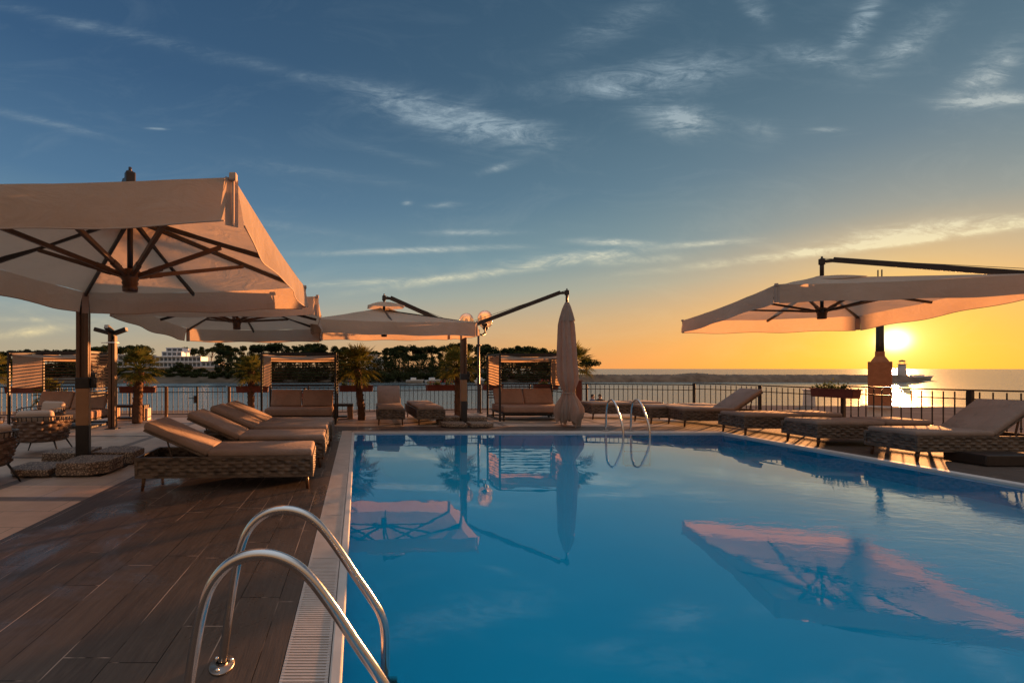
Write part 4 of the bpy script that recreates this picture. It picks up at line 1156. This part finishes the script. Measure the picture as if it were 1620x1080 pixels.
def closed_umbrella():
    X, Y = 5.27, 11.15
    r = empty('closed_umbrella', (X, Y, 0)); tag(r, 'tall closed umbrella of pinkish cloth tied below the middle, hanging at the far pool edge', 'umbrella')
    prof = [(.03, 3.09), (.07, 3.04), (.11, 2.93), (.15, 2.75), (.18, 2.55), (.20, 2.3), (.215, 2.0), (.225, 1.7), (.24, 1.4), (.235, 1.15), (.17, .98), (.13, .88), (.145, .80), (.20, .66), (.25, .50), (.265, .36), (.25, .24), (.22, .12)]
    b = MB()
    def fold(a, z):
        k = min(1, max(0, (3.05 - z) / .5)); f = 1 + k * (.19 * math.cos(8 * a + .5) + .07 * math.cos(5 * a + 1 + z) + .05 * math.cos(13 * a))
        if z < .86: f *= 1 + min(1, (.86 - z) * 2.5) * (.26 * math.cos(2 * a + 3.0) + .24 * math.cos(5 * a + .4) + .20 * math.cos(9 * a) + .12 * math.cos(17 * a + 1))
        return f * (1 + .06 * noise.noise(Vector((math.cos(a) * 2, math.sin(a) * 2, z * 1.5))))
    N = 96; P = []
    for (p0, p1) in zip(prof, prof[1:]):
        for q in range(3): P.append((p0[0] + (p1[0] - p0[0]) * q / 3, p0[1] + (p1[1] - p0[1]) * q / 3))
    P.append(prof[-1])
    P = [(pr * .92, pz) for pr, pz in P]
    rings = b.lathe(P, n=N, fn=fold)
    for k, v in enumerate(rings[-1]):
        a = 2 * PI * k / N; v.co.z += .03 + .11 * math.cos(5 * a + 3.4) + .07 * math.cos(9 * a + 3) + .04 * math.cos(17 * a)
    for i, ring in enumerate(rings):
        z = P[i][1]
        for v in ring: v.co.x += .02 * math.sin(z * 1.7) + (.03 if z < 1.5 else 0) * math.sin((1.5 - z) * 2)
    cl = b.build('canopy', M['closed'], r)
    b = MB()
    rr = b.lathe([(.045, 3.12), (.095, 3.0), (.14, 2.82), (.18, 2.64)], n=64, fn=lambda a, z: 1 + .10 * math.cos(8 * a + .5) * min(1, (3.12 - z) * 3)); b.build('vent', M['closed'], cl)
    b = MB(); b.tube([(.135 * math.cos(a) + .015, .135 * math.sin(a), .85 + .01 * math.sin(a)) for a in [2 * PI * k / 24 for k in range(25)]], .012, 5); b.build('tie', M['foam_light'], r)
    b = MB(); b.tube([(0, 0, .15), (0, 0, 3.2)], .03, 10); b.build('hub_post', M['dark_metal'], r)
    arm(r, (0, 0, 3.36), (2.72 - X, 11.38 - Y, 2.47))
closed_umbrella()

# ------------------------------------------------------------------ loungers
def make_lounger(recl, label, group, brown=False):
    """foot at +X, head at -X, centred on Y"""
    r = empty('sun_lounger'); tag(r, label, 'sun lounger', group)
    L, W, z0, z1 = 2.06, .70, .17, .39
    b = MB()
    hx, hy = L / 2, W / 2
    weave(b, (-hx, -hy, z0), (L, 0, 0), (0, 0, z1 - z0), (0, -1, 0), 25, 5, .022)
    weave(b, (hx, hy, z0), (-L, 0, 0), (0, 0, z1 - z0), (0, 1, 0), 25, 5, .022)
    weave(b, (hx, -hy, z0), (0, W, 0), (0, 0, z1 - z0), (1, 0, 0), 9, 5, .022)
    weave(b, (-hx, hy, z0), (0, -W, 0), (0, 0, z1 - z0), (-1, 0, 0), 9, 5, .022)
    b.build('frame', M['weave'], r)
    b = MB()
    for z in (z0, z1):
        for a, c in (((-hx, -hy), (hx, -hy)), ((hx, -hy), (hx, hy)), ((hx, hy), (-hx, hy)), ((-hx, hy), (-hx, -hy))):
            b.bar((a[0], a[1], z), (c[0], c[1], z), .032, .026)
    for sx in (-1, 1):
        for sy in (-1, 1): b.box((sx * hx, sy * hy, (z0 + z1) / 2), (.036, .036, z1 - z0 + .03), bev=.006)
    b.build('trim', M['weave'], r)
    for sx in (-1, 1):
        for sy in (-1, 1):
            b = MB(); b.tube([(sx * (hx - .07), sy * (hy - .05), z0 + .02), (sx * (hx - .05), sy * (hy - .045), 0)], [.027, .018], 8); b.build('leg', M['bronze'], r)
    hinge = -hx + .80
    # flat bed part
    b = MB()
    def slats(b, x0, x1, z):
        x = x0 + .04
        while x < x1: b.box((x, 0, z), (.035, W - .06, .014)); x += .085
    slats(b, hinge + .0, hx, z1 - .02); b.build('bed_slats', M['chair_frame'], r)
    b = MB(); b.box(((hinge + hx) / 2 + .01, 0, z1 + .045), (hx - hinge - .01, W - .035, .088), bev=.032, seg=3); m = b.build('mattress', M['foam'], r, True)
    b = MB()
    for yy in (-1, 1): b.tube([(hinge + .06, yy * (W / 2 - .034), z1 + .068), (hx - .03, yy * (W / 2 - .034), z1 + .068)], .006, 5)
    b.tube([(hx - .018, -W / 2 + .06, z1 + .068), (hx - .018, W / 2 - .06, z1 + .068)], .006, 5)
    b.build('piping', M['piping'], m)
    # back rest
    Rm = Matrix.Translation((hinge, 0, z1 + .01)) @ Matrix.Rotation(recl, 4, 'Y')
    b = MB()
    for yy in (-1, 1): b.box((-.40, yy * (W / 2 - .045), -.012), (.80, .03, .03), bev=.005)
    x = -.05
    while x > -.80: b.box((x, 0, -.012), (.035, W - .1, .014)); x -= .09
    b.bm.transform(Rm); bk = b.build('backrest', M['weave'], r)
    b = MB(); b.box((-.405, 0, .047), (.83, W - .035, .092), bev=.034, seg=3); b.bm.transform(Rm); cm = b.build('back_cushion', M['foam'], r, True)
    b = MB()
    for yy in (-1, 1): b.tube([(-.03, yy * (W / 2 - .034), .068), (-.78, yy * (W / 2 - .034), .068)], .006, 5)
    b.bm.transform(Rm); b.build('piping', M['piping'], cm)
    if recl > .05:
        for yy in (-1, 1):
            b = MB(); p = Rm @ Vector((-.5, yy * (W / 2 - .07), -.03)); b.bar(p, (p.x + .1, yy * (W / 2 - .07), z0 + .06), .022, .012)
            b.build('support', M['chair_frame'], r)
    return r
gl = 'loungers in the row along the left pool edge'
LR = R(24.5)
P0 = make_lounger(LR, 'nearest lounger of the left row, sunlit orange back cushion, whole woven side in view', gl)
P0.location = (-1.60, 5.62, 0); P0.rotation_euler = (0, 0, R(3))
for (x, y, a, lab) in ((-1.54, 6.80, 1.5, 'second lounger of the left row, with sunlit back and small puddles on the mattress'),
                       (-1.56, 7.86, 0, 'third lounger of the left row, back cushion half in shadow, close against the fourth'),
                       (-1.52, 8.60, 0, 'fourth and farthest lounger of the left row, in front of the middle cabana')):
    o = copy_tree(P0); o.location = (x, y, 0); o.rotation_euler = (0, 0, R(a)); o['label'] = lab
gr = 'loungers on the right side of the pool'
PF = make_lounger(0.0, 'flat', gr)
PR = make_lounger(R(36), 'raised', gr)
def put(o, x, y, a, lab, g=gr):
    o.location = (x, y, 0); o.rotation_euler = (0, 0, R(a)); o['label'] = lab; o['group'] = g
put(PR, 9.72, 7.22, 180, 'lounger at the right edge of the photo with its dark back raised')
put(PF, 9.60, 8.55, 178, 'flat lounger beside the raised one at the right edge')
put(copy_tree(PF), 9.42, 9.90, 178, 'third lounger from the right, flat, overlapping the raised one beyond')
put(copy_tree(PR), 9.15, 11.30, 177, 'lounger with raised back in front of the curved railing')
put(copy_tree(PF), 8.66, 12.0, 184, 'flat lounger just behind the far pool ladder, touching the raised one')
put(copy_tree(PF), 7.72, 13.05, 182, 'farthest flat lounger right of the closed umbrella')
put(copy_tree(PR), .88, 12.35, -92, 'lounger with raised grey back facing the pool, right of the leaning palm', 'loungers at the far end of the pool')
put(copy_tree(PF), 1.84, 12.35, -88, 'flat lounger beyond the pool, left of the central umbrella post', 'loungers at the far end of the pool')

# ------------------------------------------------------------------ cabanas and daybeds
def make_cabana(label):
    """front towards -Y, origin at the front left foot"""
    W, Dp, H = 1.92, 1.15, 1.87; t = .05
    r = empty('cabana'); tag(r, label, 'cabana', 'black framed cabanas with daybeds')
    for (x, y) in ((0, 0), (W, 0), (0, Dp), (W, Dp)):
        b = MB(); b.box((x, y, H / 2), (t, t, H), bev=.004, seg=1); b.build('post', M['black_metal'], r)
    b = MB()
    for z in (H - .025,):
        b.bar((t / 2, 0, z), (W - t / 2, 0, z), t, t); b.bar((t / 2, Dp, z), (W - t / 2, Dp, z), t, t); b.bar((0, t / 2, z), (0, Dp - t / 2, z), t, t); b.bar((W, t / 2, z), (W, Dp - t / 2, z), t, t)
    b.build('top_frame', M['black_metal'], r)
    b = MB()
    for yy in (0, Dp): b.bar((t / 2, yy, .05), (W - t / 2, yy, .05), .04, .04)
    for xx in (0, W): b.bar((xx, t / 2, .05), (xx, Dp - t / 2, .05), .04, .04)
    b.build('base_frame', M['black_metal'], r)
    b = MB()
    z = .58
    while z < H - .1: b.box((W / 2, Dp, z), (W - t, .018, .030)); z += .0805
    b.build('slat_screen', M['black_metal'], r)
    b = MB(); z = .78
    while z < H - .1:
        b.box((W, Dp / 2, z), (.018, Dp - t, .026)); z += .0805
    b.build('side_slats', M['black_metal'], r)
    b = MB()
    def roof(u, v):
        s = abs(math.sin(3 * PI * v)); return Vector((.03 + u * (W - .06), .03 + v * (Dp - .06), H - .055 - .05 * s - .05 * math.sin(PI * u) + .01 * noise.noise(Vector((u * 5, v * 5, 0)))))
    b.grid(roof, 20, 24)
    b.grid(lambda u, v: Vector((.03 + u * (W - .06), Dp - .035, H - .05 - .16 * v - .02 * math.sin(PI * u))), 14, 3)
    b.build('roof_canvas', M['canvas'], r)
    for sx in (0, 1):
        b = MB(); xx = .03 if sx == 0 else W - .03
        b.grid(lambda u, v, xx=xx: Vector((xx + .012 * math.sin(u * 9 + v * 3), .06 + u * (Dp - .12), H - .07 - .80 * v - .03 * math.sin(PI * u) * v)), 20, 12)
        b.build('side_canvas', M['canvas'], r)
    return r
def make_daybed(label):
    W, Dp = 1.74, 1.05
    r = empty('daybed'); tag(r, label, 'daybed', 'daybeds inside the cabanas')
    b = MB()
    for x in (-W / 2 + .04, W / 2 - .04):
        for y in (.06, Dp - .04): b.box((x, y, .1), (.05, .05, .2), bev=.004, seg=1)
    b.box((0, Dp / 2, .205), (W, Dp, .04), bev=.005, seg=1); b.build('base', M['black_metal'], r)
    b = MB(); b.box((0, Dp / 2 - .02, .325), (W, Dp, .19), bev=.04, seg=3); b.build('seat_cushion', M['foam_brown'], r, True)
    for s in (-1, 1):
        Rm = Matrix.Translation((s * W * .25, Dp - .30, .42)) @ Matrix.Rotation(R(-26), 4, 'X')
        b = MB(); b.box((0, 0, .235), (W / 2 - .03, .13, .49), bev=.04, seg=3); b.bm.transform(Rm); b.build('back_cushion', M['foam_brown'], r, True)
    return r
c0 = make_cabana('black cabana in the middle with slatted back, left of the leaning palm'); c0.location = (-2.50, 11.5, 0)
c1 = copy_tree(c0); c1.location = (-8.32, 10.55, 0); c1['label'] = 'cabana at the far left with orange sunlit side canvas'
c2 = copy_tree(c0); c2.location = (3.92, 12.2, 0); c2['label'] = 'cabana between the globe lamp post and the closed umbrella'
d0 = make_daybed('brown daybed inside the middle cabana'); d0.location = (-1.54, 11.42, 0)
d1 = copy_tree(d0); d1.location = (-7.33, 10.55, 0); d1['label'] = 'brown daybed inside the far left cabana, behind the armchairs'
d2 = copy_tree(d0); d2.location = (4.88, 12.22, 0); d2['label'] = 'grey brown daybed inside the cabana beside the closed umbrella'

# ------------------------------------------------------------------ woven armchairs
def make_armchair(label):
    """faces +Y; barrel back of broad woven straps"""
    r = empty('woven_armchair'); tag(r, label, 'armchair', 'woven rope armchairs on the left terrace')
    def ring(t, z):                                   # t: -1..1 round the back from arm to arm
        a = -PI / 2 + t * R(128); f = .78 + .22 * min(1, (z - .24) / .42); rx, ry = .385 * f + .02, .37 * f + .02
        zz = z
        return Vector((rx * math.cos(a), ry * math.sin(a), zz))
    def toph(t): return .66 - .05 * abs(t) ** 2
    b = MB(); nu, nv = 17, 6
    def fn(u, v):
        t = -1 + 2 * u; z = .24 + v * (toph(t) - .07 - .24); p = ring(t, z)
        rr = int(min(v * nv, nv - 1e-6)); ci = int(min(u * nu, nu - 1e-6)); fu = (u * nu) % 1; fv = (v * nv) % 1
        h = (max(0, math.sin(PI * fu)) ** .6) * (max(0, math.sin(PI * fv)) ** .6) * (1 if (ci + rr) % 2 == 0 else .1)
        return p + Vector((p.x, p.y, 0)).normalized() * .034 * h
    b.grid(fn, nu * 6, nv * 6)
    b.grid(lambda u, v: fn(u, v) - Vector((ring(-1 + 2 * u, .4).x, ring(-1 + 2 * u, .4).y, 0)).normalized() * .015, nu * 2, nv)
    b.build('woven_back', M['rope'], r)
    b = MB(); b.tube([ring(-1 + 2 * k / 30, toph(-1 + 2 * k / 30)) for k in range(31)], .012, 6)
    for k in range(25):
        t = -1 + 2 * k / 24; b.tube([ring(t, toph(t) - .09), ring(t, toph(t))], .008, 4)
    b.tube([ring(-1 + 2 * k / 30, .24) for k in range(31)] + [ring(-1, .24)], .014, 6)
    b.build('frame', M['chair_frame'], r)
    b = MB(); b.lathe([(0, .25), (.30, .25), (.31, .28), (.30, .30), (0, .30)], n=24); b.build('seat_base', M['chair_frame'], r)
    b = MB(); b.lathe([(0, .30), (.28, .30), (.315, .34), (.31, .39), (.26, .42), (0, .425)], n=28); b.build('seat_cushion', M['foam_light'], r)
    b = MB(); b.box((0, -.235, .56), (.50, .13, .40), Matrix.Rotation(R(12), 3, 'X'), bev=.06, seg=4); b.build('back_cushion', M['foam_light'], r, True)
    for sx in (-1, 1):
        for sy in (-1, 1):
            b = MB(); b.tube([(sx * .22, sy * .20, .27), (sx * .33, sy * .30, 0)], [.016, .009], 8); b.build('leg', M['black_metal'], r)
    return r
a0 = make_armchair('large woven armchair seen from behind, left of the bronze umbrella post'); a0.location = (-5.42, 7.62, 0); a0.rotation_euler = (0, 0, R(14)); a0.scale = (1.08, 1.08, 1.0)
for (x, y, a, lab) in ((-4.80, 5.55, 60, 'woven armchair cut by the left edge, nearest the camera'), (-6.55, 9.15, 165, 'armchair facing the camera with a big pillow, behind the large woven one'), (-6.55, 7.7, -40, 'dark armchair at the left edge beside the large woven one')):
    o = copy_tree(a0); o.location = (x, y, 0); o.rotation_euler = (0, 0, R(a)); o['label'] = lab

# ------------------------------------------------------------------ floodlight post, benches
def flood_post():
    X, Y = -5.93, 10.7
    r = empty('floodlight_post', (X, Y, 0)); tag(r, 'slim bronze post with three dark floodlights on top, beside the sunlit palm', 'light post')
    b = MB(); b.box((-.04, 0, 1.18), (.075, .14, 2.3), bev=.006); b.box((.05, 0, 1.14), (.07, .12, 2.2), bev=.006); b.build('post', M['bronze'], r)
    b = MB(); b.box((0, 0, .01), (.26, .24, .02)); b.build('foot_plate', M['black_metal'], r)
    b = MB(); b.lathe([(.135, 2.06), (.145, 2.075), (.135, 2.09)], n=16); b.box((-.2, 0, 2.075), (.14, .025, .02)); b.build('collar', M['white_paint'], r)
    b = MB(); b.box((0, 0, 2.24), (.12, .12, .22), bev=.01); b.build('head', M['black_metal'], r)
    for a, c in (((-.04, 0, 2.30), (-.40, -.05, 2.40)), ((.04, 0, 2.30), (.36, -.05, 2.40)), ((0, -.03, 2.34), (.02, -.30, 2.44))):
        b = MB(); b.bar(a, c, .11, .10, .008); f = b.build('floodlight', M['black_metal'], r)
        d = (Vector(c) - Vector(a)).normalized(); b = MB(); b.bar(Vector(c), Vector(c) + d * .008, .09, .08); b.build('lens', M['lens'], f)
flood_post()
def bench(xa, xb, y, lab, white=False):
    r = empty('bench', ((xa + xb) / 2, y, 0)); tag(r, lab, 'bench', 'dark plank benches by the railing')
    L = xb - xa
    b = MB(); b.box((0, 0, .40), (L, .34, .075), bev=.008, seg=1); b.build('seat', M['dark_metal'], r)
    b = MB(); b.box((L / 2 - .09, 0, .185), (.16, .30, .355), bev=.01, seg=1); b.build('leg', M['white_stone'] if white else M['wood'], r)
    b = MB(); b.box((-L / 2 + .09, 0, .185), (.16, .30, .355), bev=.01, seg=1); b.build('leg', M['wood'], r)
    b = MB(); b.box((0, 0, .06), (L - .36, .24, .05)); b.build('stretcher', M['dark_metal'], r)
bench(-6.95, -5.95, 12.5, 'dark bench behind the floodlight post at the left')
bench(-.75, -.13, 12.9, 'dark low bench with a wooden end leg, between the middle cabana and the leaning palm')
p = G(229, 664); b = MB(); b.box((0, 0, .17), (.26, .22, .34), bev=.012)
o = b.build('stone_block', M['white_stone'], loc=p); tag(o, 'pale sunlit stone block at the foot of the leftmost palm', 'block')
b = MB(); b.box((0.02, -.112, .17), (.09, .01, .2)); b.build('dark_panel', M['dark_metal'], o)
p = G(1552, 735); b = MB(); b.box((.28, .1, .09), (.8, .5, .17), bev=.02); o = b.build('side_block', M['dark_metal'], loc=p); tag(o, 'dark low block under the head of the rightmost lounger', 'block')

# ------------------------------------------------------------------ pool ladders
def smooth_path(pts, n=6):
    pts = [Vector(p) for p in pts]; out = []
    ext = [pts[0] * 2 - pts[1]] + pts + [pts[-1] * 2 - pts[-2]]
    for i in range(1, len(ext) - 2):
        p0, p1, p2, p3 = ext[i - 1], ext[i], ext[i + 1], ext[i + 2]
        for k in range(n):
            t = k / n
            out.append(.5 * ((2 * p1) + (-p0 + p2) * t + (2 * p0 - 5 * p1 + 4 * p2 - p3) * t * t + (-p0 + 3 * p1 - 3 * p2 + p3) * t ** 3))
    out.append(pts[-1]); return out
def make_ladder(label, path, gap, rad=.0215):
    """rails in planes Y=const; the path runs from the deck foot (x<0) over the arch into the water"""
    r = empty('pool_ladder'); tag(r, label, 'pool ladder', 'steel pool ladders')
    for y in (0, -gap):
        b = MB(); b.tube([Vector((p.x, y, p.z)) for p in smooth_path([(x, 0, z) for x, z in path], 8)], rad, 16); rl = b.build('rail', M['chrome'], r)
        x0 = path[0][0]
        b = MB(); b.lathe([(0, .0), (.058, .0), (.06, .006), (.055, .010), (.03, .013), (.028, .02)], (0, 0, 0), 24)
        b.bm.transform(Matrix.Diagonal((1.0, 1.25, 1, 1))); b.bm.transform(Matrix.Translation((x0, y, .001)))
        fl = b.build('flange', M['dull_steel'], rl)
        for k in range(3):
            a = 2 * PI * k / 3 + .4; b = MB(); b.lathe([(.011, 0), (.011, .010), (.006, .016), (0, .017)], (x0 + .044 * math.cos(a), y + .054 * math.sin(a), .009), 6); b.build('bolt', M['chrome'], fl)
    xe = path[-1][0]
    for k, z in enumerate((-.05, -.35, -.65)):
        b = MB(); b.box((xe + .02, -gap / 2, z), (.08, gap - .03, .03), bev=.006); b.build('step', M['chrome'], r)
    return r
def q(px, py, d=2.16): return ((px - VX) * d / F, EYE + (HY - py) * d / F)
path = [q(351, 1052), q(361, 980), q(371, 915), q(381, 866), q(394, 836), q(415, 815), q(443, 806), q(474, 810), q(503, 828), q(532, 864), q(562, 909), q(588, 947), q(603, 973), q(609, 1003), q(609, 1060), (.133, -.4), (.133, -.75)]
n_l = make_ladder('large steel ladder rails in the foreground at the left pool edge', path, .52); n_l.location = (0, 2.16, 0)
path2 = [(-.30, 0), (-.285, .25), (-.27, .48), (-.235, .62), (-.17, .70), (-.08, .735), (.02, .71), (.12, .62), (.22, .46), (.32, .28), (.37, .14), (.385, 0), (.385, -.3), (.385, -.7)]
f_l = make_ladder('distant steel pool ladder arching at the far edge of the pool', path2, .58, .022); f_l.location = (5.82, 10.02, 0); f_l.rotation_euler = (0, 0, R(-90))
f_l.location = (6.38, 10.05, 0)

# ------------------------------------------------------------------ people on the promenade
def person(loc, rz, H, label, top, bottom, pose=0.0):
    r = empty('person', loc, rz); tag(r, label, 'person')
    s = H / 1.75
    V = [(0, 0, .95), (0, 0, 1.15), (0, 0, 1.38), (0, 0, 1.50), (0, .01, 1.58), (0, .01, 1.68)]
    Rr = [.13, .12, .14, .055, .085, .085]
    E = [(0, 1), (1, 2), (2, 3), (3, 4), (4, 5)]
    def add(p, rr, c): V.append(p); Rr.append(rr); E.append((c, len(V) - 1)); return len(V) - 1
    for sd in (-1, 1):
        a = add((sd * .10, 0, .88), .085, 0); a = add((sd * .11, .02, .48), .055, a); a = add((sd * .11, -.02, .08), .038, a); add((sd * .12, .14, .03), .032, a)
        a = add((sd * .19, 0, 1.36), .052, 2); a = add((sd * .24, -.03 + pose * .05, 1.10), .038, a); a = add((sd * .22, .10 + pose * .1, .88), .028, a)
        h = add((sd * .22, .13 + pose * .1, .80), .024, a)
        for k in range(4): add((sd * (.20 + .012 * k), .15 + pose * .1 + .004 * k, .715 - (0.006 if k in (1, 2) else 0)), .008, h)
        add((sd * .185, .17 + pose * .1, .77), .009, h)
    me = bpy.data.meshes.new('body'); me.from_pydata([Vector(v) * s for v in V], E, [])
    o = bpy.data.objects.new('body', me); col.objects.link(o); o.parent = r
    m = o.modifiers.new('Skin', 'SKIN'); m.use_smooth_shade = True
    for i, v in enumerate(me.skin_vertices[0].data if me.skin_vertices else []): v.radius = (Rr[i] * s, Rr[i] * s)
    if not me.skin_vertices:
        bm_ = bmesh.new(); bm_.from_mesh(me); lay = bm_.verts.layers.skin.verify()
        for i, v in enumerate(bm_.verts): v[lay].radius = (Rr[i] * s, Rr[i] * s); v[lay].use_root = (i == 0)
        bm_.to_mesh(me); bm_.free()
    m2 = o.modifiers.new('Sub', 'SUBSURF'); m2.levels = 1; m2.render_levels = 2
    me.materials.append(M['skin'])
    b = MB(); b.lathe([(.155, .90), (.15, 1.1), (.17, 1.3), (.175, 1.38), (.12, 1.45), (.065, 1.49)], n=18, fn=lambda a, z: 1 + .22 * math.cos(2 * a)); b.bm.transform(Matrix.Scale(s, 4)); b.build('shirt', top, r, True)
    for sd in (-1, 1):
        b = MB(); b.tube([(sd * .16, 0, 1.38), (sd * .20, 0, 1.35), (sd * .235, -.015, 1.18)], [.06, .065, .055], 10, False); b.bm.transform(Matrix.Scale(s, 4)); b.build('sleeve', top, r)
        b = MB(); b.tube([(sd * .075, 0, .97), (sd * .10, 0, .86), (sd * .11, .02, .48), (sd * .11, -.015, .13)], [.10, .105, .075, .06], 12, False); b.bm.transform(Matrix.Scale(s, 4)); b.build('trouser_leg', bottom, r)
    b = MB(); b.sphere((0, -.012, 1.665), .105, 14, (.92, 1.0, .98)); b.bm.transform(Matrix.Scale(s, 4))
    for v in list(b.bm.verts):
        if v.co.y > .055 * s and v.co.z < 1.69 * s: v.co.y = .055 * s
    b.build('hair', M['hair'], r)
    b = MB(); b.sphere((0, .108, 1.605), .018, 6, (.8, 1, 1.2)); b.bm.transform(Matrix.Scale(s, 4)); b.build('nose', M['skin'], r)
    b = MB(); b.sphere((-.033, .092, 1.635), .011, 6); b.sphere((.033, .092, 1.635), .011, 6); b.box((0, .094, 1.565), (.045, .01, .008)); b.bm.transform(Matrix.Scale(s, 4)); b.build('face_features', M['hair'], r)
    return r
def PG(px, d): return ((px - VX) * d / F, d, LZ)
person(PG(937.5, 25.0), R(200), 1.70, 'dark haired person in blue behind the railing, left of the far ladder', M['blue_cloth'], M['dark_cloth'])
person(PG(949, 25.8), R(150), 1.66, 'person in black just right of the one in blue behind the railing', M['dark_cloth'], M['blue_cloth'])
person(PG(482, 31.0), R(170), 1.80, 'person with dark hair showing above the left back cushion of the middle cabana', M['red_cloth'], M['dark_cloth'])
person(PG(504, 32.5), R(200), 1.55, 'smaller person whose head shows above the right cushion of the middle cabana', M['dark_cloth'], M['blue_cloth'])
